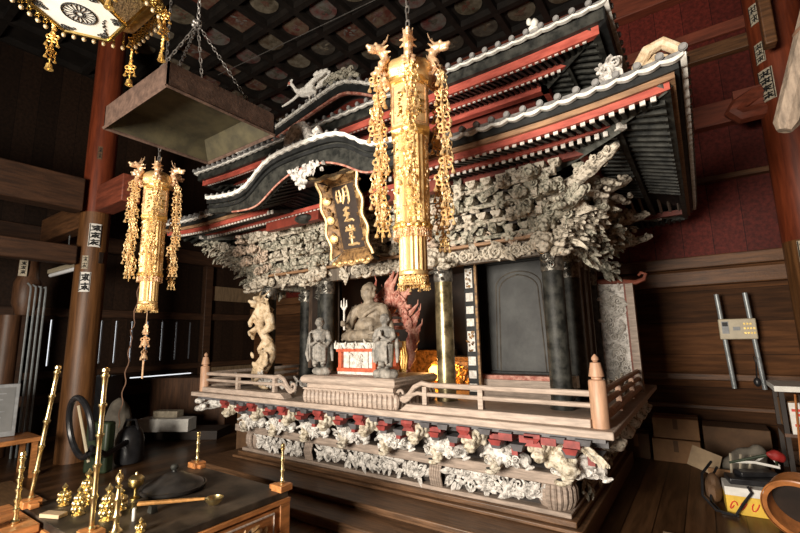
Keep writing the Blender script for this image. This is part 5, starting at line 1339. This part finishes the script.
# ladle on a small rest
ld = thing('ladle', 'brass ladle with a flat wooden handle lying across the altar table', 'ladle', (-2.75, 1.53, tz+.001))
A, B_ = V((-2.88, 1.36, tz+.060)), V((-2.64, 1.64, tz+.045)); d = (B_-A).normalized()
m = MB(); sd = V((-d.y, d.x, 0))
m.tube([A, A.lerp(B_, .5), B_], [.020, .019, .013], 8); m.v = [(p[0], p[1], tz+.052+(p[2]-tz-.052)*.6) for p in m.v]; obj('handle', m, 'handle_wood', ld)
m = MB(); bc = B_+d*.055; m.lathe([(.004, -.032), (.03, -.026), (.050, -.004), (.056, .012), (.050, .012), (.044, -.002), (.026, -.018), (.004, -.022)], (bc.x, bc.y, tz+.036), 20); m.tube([B_, B_+d*.02], .009, 6); obj('bowl', m, 'brass', ld)
m = MB(); lr = A.lerp(B_, .22); m.frustum((lr.x, lr.y, tz+.001), (.05, .04), (.035, .03), .038); obj('ladle_rest', m, 'black_worn', None, label='small dark block holding up the ladle handle', cat='rest')
def lotus_vessel(x, y, s, label, tiers=3, name='brass_vessel'):
    s *= .84
    t = thing(name, label, 'altar vessel', (x, y, tz+.001), 'brass vessels on the altar table')
    m = MB(); m.lathe([(.034*s, 0), (.036*s, .006*s), (.018*s, .018*s), (.014*s, .03*s)], (x, y, tz+.001), 18); obj('foot', m, 'brass', t)
    m = MB()
    for k in range(tiers):
        R = (.030, .027, .020)[k % 3]*s
        for i in range(8):
            a = 2*pi*i/8+k*.39; m.ell((x+R*cos(a), y+R*sin(a), tz+(.042+.030*k)*s), (.013*s, .013*s, .018*s), None, 8, 6)
    m.ell((x, y, tz+(.035+.03*tiers*.5)*s), (.026*s, .026*s, .018*s*tiers)); obj('petal_body', m, 'brass', t)
    m = MB(); z = tz+(.05+.03*tiers)*s; m.lathe([(.008*s, -.01*s), (.016*s, 0), (.018*s, .008*s), (.008*s, .018*s), (.002*s, .03*s)], (x, y, z), 14); obj('finial', m, 'brass', t)
lotus_vessel(-3.43, 1.17, 1.15, 'brass lotus vessel beside the foot of the leftmost tall brass post', 2)
lotus_vessel(-3.33, 1.26, 1.5, 'large three-tiered brass lotus vessel left of the hearth pot', 3)
lotus_vessel(-3.17, 1.16, 1.15, 'brass lotus vessel between the large lotus vessel and the right tall post', 3)
lotus_vessel(-2.93, 1.22, 1.4, 'brass lotus vessel just right of the right tall post', 3)
lotus_vessel(-2.60, 1.25, .8, 'small brass lotus vessel below the ladle handle', 1)
lotus_vessel(-3.03, 1.33, 1.1, 'brass lotus vessel behind the right tall post', 2)
# covered cup on a stem
cu = thing('stem_cup', 'round brass cup with a cover beside the hearth pot', 'cup', (-3.16, 1.47, tz+.001)); c = (-3.16, 1.47, tz+.001)
m = MB(); m.lathe([(.03, 0), (.03, .008), (.01, .02), (.009, .06), (.02, .07)], c, 18); obj('stem', m, 'brass_old', cu)
m = MB(); m.lathe([(.02, .07), (.042, .085), (.046, .105), (.044, .118)], c, 22); obj('bowl', m, 'brass_old', cu)
m = MB(); m.lathe([(.046, .118), (.046, .128), (.03, .145), (.008, .15), (.008, .16), (.002, .168)], c, 22); obj('cover', m, 'brass', cu)
sc_ = thing('vajra_finial', 'brass baluster with a pierced flame-shaped finial right of the tall brass posts', 'ritual staff', (-2.70, 1.17, tz+.001)); c = (-2.70, 1.17, tz+.001)
m = MB(); m.lathe([(.03, 0), (.032, .01), (.016, .03), (.014, .07), (.022, .085), (.014, .1), (.013, .16), (.020, .17), (.012, .185), (.010, .225), (.018, .235), (.008, .245)], c, 16); obj('shaft', m, 'brass', sc_)
m = MB()
for k in range(4):
    a = k*pi/2; m.tube([V(c)+V((.018*sin(pi*t)*cos(a), .018*sin(pi*t)*sin(a), .245+.065*t)) for t in [i/8 for i in range(9)]], .004, 5)
m.ell(V(c)+V((0, 0, .275)), .008); m.ell(V(c)+V((0, 0, .315)), .006); obj('pierced_flame', m, 'brass', sc_)
m = MB(); m.lathe([(.010, 0), (.010, .065), (.004, .07)], (-2.79, 1.30, tz+.001), 10); obj('white_candle', m, 'paper', None, label='tiny white candle stub standing under the covered brass cup', cat='candle')
# short ringed brass stick left of the table, and the orange stand it is on
os_ = thing('side_stand', 'low orange wooden stand left of the altar table at the picture edge', 'stand', (-3.42, .86, 0))
m = MB(); m.bx(-3.80, -3.24, .70, 1.0, .50, .545); obj('stand_top', m, 'table_orange', os_, bevel=.005)
for x in (-3.77, -3.27):
    for y in (.73, .97): m = MB(); m.bx(x-.02, x+.02, y-.02, y+.02, 0, .5); obj('leg', m, 'table_orange', os_)
m = MB(); m.lathe([(.022, 0), (.024, .01), (.014, .02)]+[q for i in range(6) for q in ((.013, .03+.055*i), (.011, .05+.055*i), (.018, .07+.055*i), (.018, .075+.055*i), (.013, .08+.055*i))]+[(.012, .36), (.017, .37), (.013, .385), (.003, .39)], (-3.37, .92, .546), 14)
obj('ringed_stick', m, 'brass', None, label='short ringed brass stick at the left picture edge', cat='stick')
m = MB(); m.lathe([(.03, 0), (.045, .02), (.05, .05), (.044, .06), (.03, .05)], (-3.37, .80, .546), 18); obj('brass_bowl', m, 'brass', None, label='small brass bowl at the lower left corner of the picture', cat='bowl')
m = MB(); m.box((-3.27, 1.07, tz+.012), (.14, .06, .022), .4); obj('wooden_slip', m, 'card_pale', None, label='pale flat wooden slip at the near edge of the altar table', cat='slip', bevel=.003)

# ================================================================== STEPS UNDER THE SHRINE
ds = thing('wooden_dais', 'low stepped wooden dais carrying the carved shrine', 'dais', (X0, 4.4, 0))
m = MB(); m.bx(-5.25, -.86, 3.10, 6.1, 0, .148); obj('step', m, 'dais_wood', ds, bevel=.012)
m = MB(); m.bx(-5.30, -.84, 2.80, 3.10, 0, .085); obj('step', m, 'dais_wood', ds, bevel=.012)
m = MB(); m.bx(-5.28, -.83, 3.07, 3.14, .11, .149); obj('step_nosing', m, 'dais_wood', ds, bevel=.008)

# ================================================================== PILLARS WITH PASTED PAPER SLIPS
def glyphs(mb, o, U, W, w, h, n, seed, lw=.006):
    """brushed marks, n characters one under another"""
    r = random.Random(seed); o, U, W = V(o), V(U), V(W); ch = h/n
    for k in range(n):
        z = -ch*(k+.5); P_ = lambda a, b: o+U*(a*w)+W*(z+b*ch)
        mb.tube([P_(-.34, .22), P_(.36, .26)], lw*r.uniform(.7, 1.1), 4); mb.tube([P_(-.26, r.uniform(-.1, .05)), P_(.28, .0)], lw*.9, 4)
        x = r.uniform(-.12, .12); mb.tube([P_(x, .42), P_(x+.03, r.uniform(-.2, .1)), P_(x-.02, -.4)], lw*1.1, 4)
        mb.tube([P_(x, .0), P_(x-.2, -.25), P_(-.4, -.38)], [lw, lw*.9, lw*.4], 4); mb.tube([P_(x, .0), P_(x+.2, -.25), P_(.40, -.36)], [lw*.7, lw, lw*.5], 4)
        if r.random() < .6: mb.tube([P_(.25, .38), P_(.22, -.2)], lw*.8, 4)
def slip(parent, cx, cy, rad, ang, z, w, h, n, seed, paper='paper', lw=None, border=True):
    """paper slip on a round pillar, ang = direction it faces"""
    N_ = V((cos(ang), sin(ang), 0)); U_ = V((-sin(ang), cos(ang), 0)); m = MB(); c = V((cx, cy, z))
    rows = []
    for zz in (h/2, -h/2): rows.append([c+V((cos(ang+w/rad*(t-.5)), sin(ang+w/rad*(t-.5)), 0))*(rad+.004)+V((0, 0, zz)) for t in [i/6 for i in range(7)]])
    m.grid(rows); s_ = obj('paper_slip', m, paper, parent)
    m = MB(); glyphs(m, c+N_*(rad+.0045)+V((0, 0, h*.46)), U_, (0, 0, 1), w, h*.92, n, seed, lw or w*.055)
    if border:
        for a in (-.44, .44): m.tube([c+N_*(rad+.002)+U_*(a*w)+V((0, 0, h*.48)), c+N_*(rad+.002)+U_*(a*w)-V((0, 0, h*.48))], w*.03, 4)
    obj('ink_characters', m, 'ink', s_)
TOCAM = atan2(-2.6, 7.0)
pl = thing('wooden_pillar', 'thick round red-brown pillar with paper slips at the left', 'pillar', (-7.22, 2.50, 0))
m = MB(); m.lathe([(.195, 0), (.19, 3.45)], (-7.22, 2.50, 0), 36); obj('shaft', m, 'pillar_wood', pl)
m = MB(); m.lathe([(.19, 3.45), (.185, CZ)], (-7.22, 2.50, 0), 36); obj('painted_shaft', m, 'pillar_red', pl)
slip(pl, -7.22, 2.50, .193, TOCAM+.1, 3.10, .15, .34, 3, 11, lw=.012); slip(pl, -7.22, 2.50, .193, TOCAM-.25, 2.42, .13, .28, 2, 12, 'paper', .012)
slip(pl, -7.22, 2.50, .193, TOCAM-.35, 2.70, .08, .19, 2, 13, 'paper_old'); slip(pl, -7.22, 2.50, .188, TOCAM-.1, 4.35, .06, .2, 2, 14, 'card_dark', .004)
m = MB(); m.box((-7.22+.19*cos(TOCAM+.6), 2.5+.19*sin(TOCAM+.6), 2.78), (.05, .05, .16), TOCAM+.6); obj('mortise', m, 'dark_wood', pl)
pr2 = thing('wooden_pillar', 'thick round pillar, red above and bare wood below, at the right picture edge', 'pillar', (1.13, 6.6, 0))
m = MB(); m.lathe([(.27, 0), (.27, 2.55)], (1.13, 6.6, 0), 36); obj('shaft', m, 'pillar_wood', pr2)
m = MB(); m.lathe([(.27, 2.55), (.262, CZ)], (1.13, 6.6, 0), 36); obj('painted_shaft', m, 'pillar_red', pr2)
TC2 = atan2(-6.6, -1.23)
for k, (z, w_, h_, n_, a) in enumerate(((5.40, .12, .26, 2, -.62), (4.88, .12, .26, 3, -.66), (4.45, .17, .40, 4, -.60), (2.40, .16, .26, 2, -.2))): slip(pr2, 1.13, 6.6, .270, TC2+a, z, w_, h_, n_, 30+k, 'paper_old')
# beams tying the left pillar
def beam(name, m, mat_, label, cat='beam'): return obj(name, m, mat_, None, .015, label, cat=cat)
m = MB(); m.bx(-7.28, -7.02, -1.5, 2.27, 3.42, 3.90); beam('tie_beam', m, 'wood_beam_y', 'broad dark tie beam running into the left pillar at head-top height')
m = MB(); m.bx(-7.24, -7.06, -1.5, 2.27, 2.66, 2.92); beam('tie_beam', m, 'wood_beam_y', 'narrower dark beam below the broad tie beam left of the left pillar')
m = MB(); m.bx(-9.3, -7.38, 2.42, 2.62, 3.30, 3.72); beam('tie_beam', m, 'wood_beam', 'dark beam running from the left pillar back to the slitted wall')
m = MB(); m.bx(-6.92, -6.1, 2.38, 2.62, 3.42, 3.80); beam('beam_end', m, 'rust_board', 'short red beam end jutting from the right of the left pillar')
m = MB(); m.tube([(.98, 6.55, 4.42), (.82, 6.5, 4.40), (.66, 6.46, 4.30), (.60, 6.45, 4.22), (.66, 6.46, 4.16), (.8, 6.5, 4.18), (.98, 6.55, 4.2)], .10, 8)
m.bx(.62, .98, 6.45, 6.6, 4.2, 4.5); beam('beam_nose', m, 'rust_board', 'carved reddish beam nose sticking out left of the right pillar')
lg = thing('weathered_log', 'weathered grey log end hanging on a rope at the upper right edge', 'log', (.48, 3.0, 2.5))
m = MB(); m.tube([(.480, 3.0, 2.62), (.495, 3.0, 2.66), (.645, 3.02, 3.12), (.88, 3.05, 3.85)], [.035, .06, .066, .07], 8); obj('log', m, 'weathered', lg)
m = MB(); m.tube([(.66, 3.02, 3.2), (.66, 3.02, CZ+.11)], .010, 6); m.tube([(.66+.07*cos(t), 3.02+.07*sin(t), 3.18+.02*cos(t)) for t in [k*pi/6 for k in range(12)]], .010, 5, closed=True); obj('rope', m, 'cord', lg)
m = MB(); m.bx(.92, 1.03, 5.95, 6.1, 4.72, CZ); beam('hanging_post', m, 'wood_beam', 'dark square post in front of the top of the right pillar', 'post')
# short bracketed post with conduits, fluorescent lamp
m = MB(); m.lathe([(.10, 2.0), (.17, 2.2), (.17, 2.5), (.12, 2.62), (.1, 2.9)], (-8.5, 2.13, 0), 20); m.lathe([(.14, 0), (.14, 2.0)], (-8.42, 1.95, 0), 20)
sp_ = obj('short_post', m, 'wood_mid', None, label='short dark post with a rounded cap left of the left pillar', cat='post')
m = MB(); m.box((-8.36, 2.02, 2.72), (.012, .10, .26), -.25); m.mat(1); glyphs(m, (-8.352, 2.02, 2.82), (.25, .97, 0), (0, 0, 1), .08, .2, 3, 5); obj('paper_slip', m, ['paper_old', 'ink'], sp_)
for i in range(4):
    y = 2.08+.06*i; m = MB(); m.tube([(-8.2-.0*i, y-.02, 2.47-.02*i), (-8.14, y, 2.42), (-8.12, y, 2.36), (-8.12, y, 2.2), (-8.12, y, .0)], .014, 6)
    obj('conduit_pipe', m, 'conduit', None, label='grey conduit pipes bending down beside the short dark post', cat='pipe', group='conduit pipes beside the short post')
fa = thing('fluorescent_lamp', 'unlit white fluorescent tube fitting under the beam left of the pillar', 'lamp', (-8.2, 2.45, 2.6))
m = MB(); m.tube([(-8.55, 2.42, 2.66), (-7.32, 2.42, 2.66)], .03, 10); obj('tube', m, 'tube_glow', fa)
m = MB(); m.bx(-8.58, -7.30, 2.38, 2.46, 2.69, 2.75); obj('housing', m, 'cream_plastic', fa)
for x in (-8.3, -7.5): m = MB(); m.cyl((x, 2.54, 2.72), (x, 2.54, 3.30), .01, .01, 6); m.bx(x-.02, x+.02, 2.42, 2.55, 2.70, 2.73); obj('hanger', m, 'conduit', fa)
# monitor on an orange shelf
mo = thing('display_board', 'grey framed display board standing at the left edge', 'board', (-7.12, 1.52, .47))
N_ = V((cos(-.25), sin(-.25), 0))
m = MB(); m.box((-7.12, 1.52, .78), (.04, .62, .62), -.25); obj('frame', m, 'grey_plastic', mo, bevel=.006)
m = MB(); m.box(V((-7.12, 1.52, .79))+N_*.021, (.008, .54, .52), -.25)
m.mat(1)
for i in range(6): m.box(V((-7.12, 1.52, .98-.07*i))+N_*.026, (.003, .38-.05*(i % 3), .012), -.25)
obj('screen', m, ['monitor_face', 'grey_plastic'], mo)
os2 = thing('orange_shelf', 'low orange wooden shelf carrying the display board', 'shelf', (-6.98, 1.55, 0))
m = MB(); m.bx(-7.25, -6.72, 1.05, 2.0, .41, .465); obj('shelf_top', m, 'table_orange', os2, bevel=.006)
for x in (-7.2, -6.77):
    for y in (1.1, 1.95): m = MB(); m.bx(x-.025, x+.025, y-.025, y+.025, 0, .41); obj('leg', m, 'table_orange', os2)
# tan mat on the floor between pillar and altar table
m = MB(); m.bx(-6.7, -4.2, .9, 1.75, .001, .03); obj('straw_mat', m, 'tan_mat', None, .006, 'tan straw mat on the floor left of the altar table', cat='mat')
m = MB(); m.bx(-5.35, -5.25, .95, 1.7, .031, .05); obj('mat_border', m, 'black_plastic', None, label='black cloth border strip across the tan mat', cat='strip')
# vacuum cleaner
vc = thing('vacuum_cleaner', 'dark canister vacuum cleaner with a looping black hose behind the tall brass post', 'vacuum cleaner', (-6.35, 2.8, 0)); c = (-6.38, 2.85, 0)
m = MB(); m.lathe([(.15, .02), (.17, .08), (.17, .30), (.14, .40), (.09, .46), (.03, .47)], c, 24); m.tube([(-6.48, 2.8, .42), (-6.44, 2.82, .55), (-6.32, 2.88, .55), (-6.28, 2.9, .42)], .018, 7); obj('canister', m, 'black_plastic', vc)
m = MB(); m.box((-6.30, 2.70, .26), (.09, .02, .05), .5); obj('badge', m, 'grey_plastic', vc)
m = MB(); m.tube([(-6.08+.33*cos(t), 2.16-.05*sin(t), .60+.34*sin(t)) for t in [-pi*.1+k*pi*1.9/22 for k in range(23)]]+[(-5.95, 2.4, .26), (-6.25, 2.75, .3)], .034, 9); obj('hose', m, 'black_plastic', vc)
m = MB(); m.cyl((-6.30, 2.2, .82), (-6.02, 2.26, .20), .018, .018, 8); obj('wand', m, 'cream_plastic', vc)
m = MB(); m.box((-6.28, 2.46, .30), (.30, .14, .60), .5); obj('green_bag', m, 'green_plastic', None, .03, 'dark green bag standing inside the loop of the vacuum hose', cat='bag')
m = MB(); m.ell((-7.12, 3.0, .45), (.2, .17, .30)); m.ell((-7.02, 2.95, .65), (.10, .1, .14)); m.ell((-7.22, 3.02, .62), (.10, .12, .13)); m.ell((-7.1, 3.0, .15), (.22, .18, .15))
bg = clay(m, .03, 3); m = MB(); m.paste((([(p[0], p[1], max(p[2], .005)) for p in bg[0]]), bg[1])); obj('cloth_bundle', m, 'white_cloth', None, label='pale cloth bundle between the vacuum cleaner and the white box', cat='bundle')
def crate(name, c, size, rz, mat_, label, cat='box', lid=True, group=None):
    c = V(c); t = thing(name, label, cat, c, group); sx, sy, sz = size; R = RZ(rz)
    m = MB(); m.box(c+V((0, 0, sz/2)), size, rz); obj('body', m, mat_, t, bevel=min(.008, sz*.05))
    if lid: m = MB(); m.box(c+V((0, 0, sz+.004)), (sx*1.005, .05, .006), rz); m.box(c+V((0, 0, sz*.72))+R@V((0, -sy/2-.002, 0)), (.05, .004, sz*.5), rz); obj('tape_strip', m, 'card_dark' if mat_ != 'card_dark' else 'cardboard', t)
    return t
crate('low_shelf', (-7.45, 4.02, 0), (1.7, .5, .14), .55, 'dark_wood', 'low dark shelf along the slitted wall at the far left', 'shelf', False)
crate('white_box', (-7.33, 3.82, .146), (.85, .26, .20), .55, 'paper', 'long white box lying on the low dark shelf', lid=False)
crate('small_white_box', (-7.38, 3.86, .352), (.42, .18, .10), .5, 'paper_old', 'small pale box stacked on the long white box', lid=False)
crate('brown_cupboard', (-8.35, 4.85, 0), (1.5, .5, .88), .55, 'wood_mid', 'brown cupboard in the dark corner beside the slitted wall', 'cupboard', False)
crate('black_case', (-8.55, 3.25, 0), (.6, .36, 1.02), .5, 'black_plastic', 'black case standing below the slits of the left wall', 'case', False)
crate('cardboard_box', (-5.62, 4.2, 0), (.28, .35, .62), 0, 'card_dark', 'brown carton standing just left of the shrine platform', 'carton')
crate('black_cabinet', (-5.62, 4.62, 0), (.42, .3, .72), 0, 'black_plastic', 'black cabinet behind the carton left of the shrine', 'cabinet', False)
m = MB(); m.box((-8.9, 6.2, .62), (.5, .4, .06), 0); m.bx(-9.1, -8.7, 6.05, 6.35, 0, .59); obj('side_table', m, 'grey_board', None, label='low grey side table in the far back left corner', cat='table')
m = MB(); m.lathe([(.03, 0), (.045, .03), (.045, .15), (.03, .2), (.035, .22)], (-8.85, 6.1, .651), 14); obj('white_vase', m, 'paper', None, label='small white vase on the far grey side table', cat='vase')
m = MB(); pts = []
for i in range(40):
    t = i/39; pts.append((-5.93-.28*t+(.025*sin(i*2.1) if 10 < i < 18 else 0), 2.62+.015*sin(i*1.2), 2.4-1.9*t))
m.tube(pts, .007, 5); obj('electric_cable', m, 'cord', None, label='kinked brown electric cable hanging beside the left gilt banner', cat='cable')

# ================================================================== RIGHT SIDE
el = thing('meter_panel', 'cream electric meter board on two grey conduits on the right back wall', 'meter', (.35, 6.85, 1.45))
m = MB(); m.box((.345, 6.80, 1.58), (.37, .09, .25)); obj('board', m, 'cream_plastic', el, bevel=.01)
m = MB()
m.box((.225, 6.752, 1.60), (.07, .006, .15)); m.mat(1).box((.225, 6.749, 1.64), (.055, .006, .05)); obj('meter', m, ['grey_plastic', 'ink'], el)
m = MB(); m.box((.335, 6.752, 1.585), (.07, .006, .045)); obj('breaker', m, 'grey_plastic', el)
m = MB()
for i in range(4):
    for j in range(3):
        if (i, j) != (3, 0): m.box((.415+.03*i, 6.752, 1.64-.055*j), (.02, .006, .022))
obj('switch', m, 'brass_old', el)
for x0, x1 in ((.18, .235), (.465, .525)):
    m = MB(); m.cyl((x0, 6.78, 2.02), (x1, 6.84, .86), .026, .026, 10); obj('conduit', m, 'conduit', el)
crate('carton', (-.43, 6.62, 0), (.50, .42, .265), 0, 'cardboard', 'lower of two stacked brown cartons against the right back wall', group='stacked cartons by the back wall')
crate('carton', (-.42, 6.62, .276), (.48, .40, .235), .03, 'cardboard', 'upper of two stacked brown cartons against the right back wall', group='stacked cartons by the back wall')
crate('carton', (-.86, 6.62, 0), (.30, .40, .30), 0, 'card_dark', 'single dark carton half hidden behind the shrine corner', group='stacked cartons by the back wall')
crate('grey_crate', (.17, 6.6, 0), (.62, .40, .46), 0, 'card_dark', 'large dark crate between the cartons and the shelf', 'crate', False)
# open carton with flap and clutter
oc = thing('open_carton', 'open brown carton with a raised flap beside the yellow box', 'carton', (.08, 5.75, 0))
m = MB(); m.bx(-.12, .42, 5.55, 5.57, 0, .2); m.bx(-.12, .42, 5.95, 5.97, 0, .2); m.bx(-.12, -.10, 5.57, 5.95, 0, .2); m.bx(.40, .42, 5.57, 5.95, 0, .2); m.bx(-.10, .40, 5.57, 5.95, 0, .02); obj('body', m, 'cardboard', oc)
m = MB(); m.box((-.14, 5.62, .25), (.26, .22, .012), 0, R=RY(.35)@RX(.9)); obj('flap', m, 'card_pale', oc)
m = MB(); m.ell((.22, 5.78, .22), (.17, .13, .17)); m.ell((.31, 5.74, .34), (.08, .08, .10)); m.ell((.1, 5.8, .17), (.13, .11, .11))
bg = clay(m, .025, 2); m = MB(); m.paste(bg); obj('paper_bag', m, 'white_cloth', None, label='crumpled pale bag in the open carton', cat='bag')
for i in range(3):
    m = MB(); x = .06+.05*i; m.cyl((x, 5.5, .004), (x+.02+.03*i, 5.47, .38), .010, .010, 6)
    obj('white_rod', m, 'paper_old', None, label='thin white rods leaning on the open carton', cat='rod', group='white rods in the clutter')
yb = thing('yellow_box', 'yellow and white box with red lettering on the floor at lower right', 'box', (.16, 5.05, 0))
m = MB(); m.box((.16, 5.05, .075), (.34, .26, .15), .06); obj('body', m, 'yellow_card', yb, bevel=.004)
m = MB(); m.box((.16, 5.05, .185), (.345, .265, .07), .06); obj('white_lid', m, 'paper', yb, bevel=.004)
m = MB(); F_ = V((sin(.06), -cos(.06), 0)); U_ = V((cos(.06), sin(.06), 0)); o_ = V((.16, 5.05, 0))+F_*.133
for k, x in enumerate((-.12, -.05, .03, .11)):
    pts = [o_+U_*(x+.026*cos(t+k))+V((0, 0, .075+.032*sin(t*1.3+k))) for t in [i*.6 for i in range(9)]]; m.tube(pts, .005, 4)
obj('red_lettering', m, 'red_ink', yb)
m = MB(); m.box((.2, 5.12, .245), (.36, .2, .05), .2); m.box((.24, 5.2, .29), (.30, .12, .04), .5); obj('black_tray', m, 'black_plastic', None, .008, 'black plastic tray on top of the yellow box', cat='tray')
m = MB(); m.tube([(.1, 5.3, .345), (.25, 5.25, .37), (.42, 5.2, .36)], .012, 6); m.tube([(.26, 5.4, .34), (.36, 5.33, .44), (.42, 5.25, .36)], .010, 6); obj('wire_rack', m, 'paper', None, label='white wire handle over the black tray', cat='rack')
m = MB(); pts = [(-.08, 5.3, .32), (-.16, 5.1, .25), (-.17, 4.95, .10), (-.08, 4.84, .03), (.05, 4.82, .02), (.12, 4.86, .12), (.18, 4.88, .2), (.16, 4.9, .245)]
m.tube(pts, .012, 6); m.tube([(p[0]+.04+.02*sin(i), p[1]+.02, max(.012, p[2]-.05)) for i, p in enumerate(pts[:5])], .012, 6); obj('black_cable', m, 'black_plastic', None, label='loose black cable hanging over the yellow box', cat='cable')
m = MB(); m.ell((-.10, 5.14, .11), (.085, .14, .11)); m.ell((-.08, 5.1, .2), (.05, .07, .07)); obj('dark_sack', m, 'card_dark', None, label='small dark grey sack left of the yellow box', cat='sack')
rc = thing('red_bag', 'red bag with a green handle in the clutter below the shelf', 'bag', (.36, 5.2, .35))
m = MB(); m.ell((.40, 5.22, .455), (.055, .045, .05)); m.ell((.44, 5.23, .44), (.035, .035, .045)); m.ell((.36, 5.2, .465), (.03, .03, .026)); bg = clay(m, .012, 2); m = MB(); m.paste(bg); obj('cloth', m, 'red_cloth', rc)
m = MB(); m.cyl((.34, 5.2, .455), (.06, 5.24, .345), .014, .010, 8); m.cyl((.40, 5.22, .42), (.40, 5.24, .35), .01, .01, 6); obj('green_handle', m, 'green_plastic', rc)
# big wooden hoop tub
tu = thing('wooden_tub', 'orange-brown wooden tub lying on its side at the lower right edge', 'tub', (.42, 4.72, 0))
ax = V((.28, .9, .25)).normalized(); cc = V((.47, 4.62, .235))
m = MB(); m.lathe([(.195, 0), (.225, 0), (.225, .06), (.215, .18), (.19, .18), (.195, .06), (.195, 0)], cc-ax*.09, 40, axis=ax, cap=False); obj('staves', m, 'hoop_wood', tu)
m = MB(); m.lathe([(.228, -.005), (.237, .0), (.237, .025), (.228, .03)], cc-ax*.09, 40, axis=ax, cap=False); obj('rim_hoop', m, 'hoop_wood', tu)
m = MB(); m.lathe([(.004, .15), (.19, .15), (.19, .165), (.004, .165)], cc-ax*.09, 32, axis=ax); obj('bottom_board', m, 'dark_wood', tu)
m = MB(); m.box((.48, 4.42, .05), (.14, .10, .10), .2); obj('wood_block', m, 'hoop_wood', None, .005, 'orange wooden block in front of the tub at the right edge', cat='block')
m = MB(); m.box((-.28, 4.12, .012), (.30, .10, .022), .1); obj('floor_plank', m, 'card_pale', None, .003, 'pale plank end lying on the floor at the bottom right', cat='plank')
# shelf with white top and magazines
sf = thing('storage_shelf', 'open wooden shelf with a white edged top at the right picture edge', 'shelf', (.95, 5.6, 0))
m = MB(); m.bx(.47, 1.5, 5.30, 5.9, 1.0, 1.05); obj('white_top', m, 'paper', sf, bevel=.004)
m = MB(); m.bx(.50, 1.5, 5.34, 5.88, .60, .63); m.bx(.50, 1.5, 5.34, 5.88, .2, .23); obj('board', m, 'wood_mid', sf)
for x in (.52, 1.47):
    for y in (5.36, 5.86): m = MB(); m.bx(x-.018, x+.018, y-.018, y+.018, 0, 1.0); obj('post', m, 'dark_wood', sf)
crate('magazine_box', (.72, 5.66, .632), (.36, .40, .27), .05, 'cardboard', 'brown carton on the upper board of the storage shelf', 'carton', False)
for i in range(2):
    t = thing('magazine', ('red and white magazine leaning at the front of the shelf, the front one', 'red and white magazine leaning on the shelf behind the front one')[i], 'magazine', (.66+.05*i, 5.32+.03*i, .632)); t['group'] = 'magazines on the shelf'
    m = MB(); m.box((.66+.05*i, 5.34+.06*i, .632+.135), (.21, .012, .27), .05+.1*i, R=RZ(.05+.1*i)@RX(-.06)); obj('cover', m, 'paper', t)
    m = MB()
    for z, w_ in ((.84, .17), (.80, .11), (.71, .15)): m.box((.655+.05*i, 5.326+.056*i, z), (w_, .008, .022+.01*i), .05+.1*i)
    obj('red_print', m, 'red_ink', t)
for i in range(5):
    m = MB(); x = .55+.06*i; m.cyl((x, 5.25, .05), (x+.06-.03*i, 5.32, .98), .010, .008, 6)
    obj('thin_stick', m, ('hoop_wood', 'dark_wood')[i % 2], None, label='thin sticks leaning against the front of the storage shelf', cat='stick', group='sticks leaning on the shelf')
m = MB(); m.ell((.42, 6.2, 1.0), (.035, .03, .05)); m.tube([(.42, 6.2, 1.04), (.44, 6.3, 1.2), (.46, 6.8, 1.25)], .008, 5); obj('dark_bulb_holder', m, 'black_plastic', None, label='small dark lamp holder hanging left of the white shelf top', cat='lamp holder')

# ================================================================== LIGHT AND CAMERA
wd = bpy.data.worlds.new('world'); SC.world = wd; wd.use_nodes = True
wd.node_tree.nodes['Background'].inputs[0].default_value = (.95, .97, 1, 1); wd.node_tree.nodes['Background'].inputs[1].default_value = 1.15
def area(name, loc, target, sx, sy, power, col):
    l = bpy.data.lights.new(name, 'AREA'); l.shape = 'RECTANGLE'; l.size = sx; l.size_y = sy; l.energy = power; l.color = col
    o = bpy.data.objects.new(name, l); COL.objects.link(o); o.location = loc
    o.rotation_euler = (V(target)-V(loc)).to_track_quat('-Z', 'Y').to_euler(); return o
area('doorway_light', (-1.9, -3.0, 1.75), (-1.7, 3.4, 2.0), 1.9, 1.7, 800, (1, .90, .77))
l = bpy.data.lights.new('altar_lamp_light', 'POINT'); l.energy = 9; l.color = (1, .45, .12); l.shadow_soft_size = .06
o = bpy.data.objects.new('altar_lamp_light', l); COL.objects.link(o); o.location = (X0+.36, 4.12, 1.30)
# front wall of the hall with its wide doorway behind the camera
w = MB(); w.bx(WX, -3.4, -3.3, -3.2, 0, CZ); w.bx(-3.4, -.5, -3.3, -3.2, 2.7, CZ); w.bx(-.5, EX, -3.3, -3.2, 0, CZ); struct('wall_front', w, 'wall_boards')

cd = bpy.data.cameras.new('camera'); cam = bpy.data.objects.new('camera', cd); COL.objects.link(cam); SC.camera = cam
cd.sensor_fit = 'HORIZONTAL'; cd.sensor_width = 36; cd.lens = 430.157*36/800; cd.clip_start = .05
yaw, pitch, roll = .606445612, .165135462, -.0200518069
fwd = V((-sin(yaw)*cos(pitch), cos(yaw)*cos(pitch), sin(pitch))); right = V((cos(yaw), sin(yaw), 0)); upv = right.cross(fwd)
r2 = right*cos(roll)+upv*sin(roll); u2 = -right*sin(roll)+upv*cos(roll)
Rm = Matrix((r2, u2, -fwd)).transposed(); cam.matrix_world = Matrix.Translation((0, 0, 1.55)) @ Rm.to_4x4()
vs = SC.view_settings; vs.view_transform = 'Standard'; vs.look = 'None'; vs.gamma = 1; vs.use_curve_mapping = False; vs.exposure = 0.0
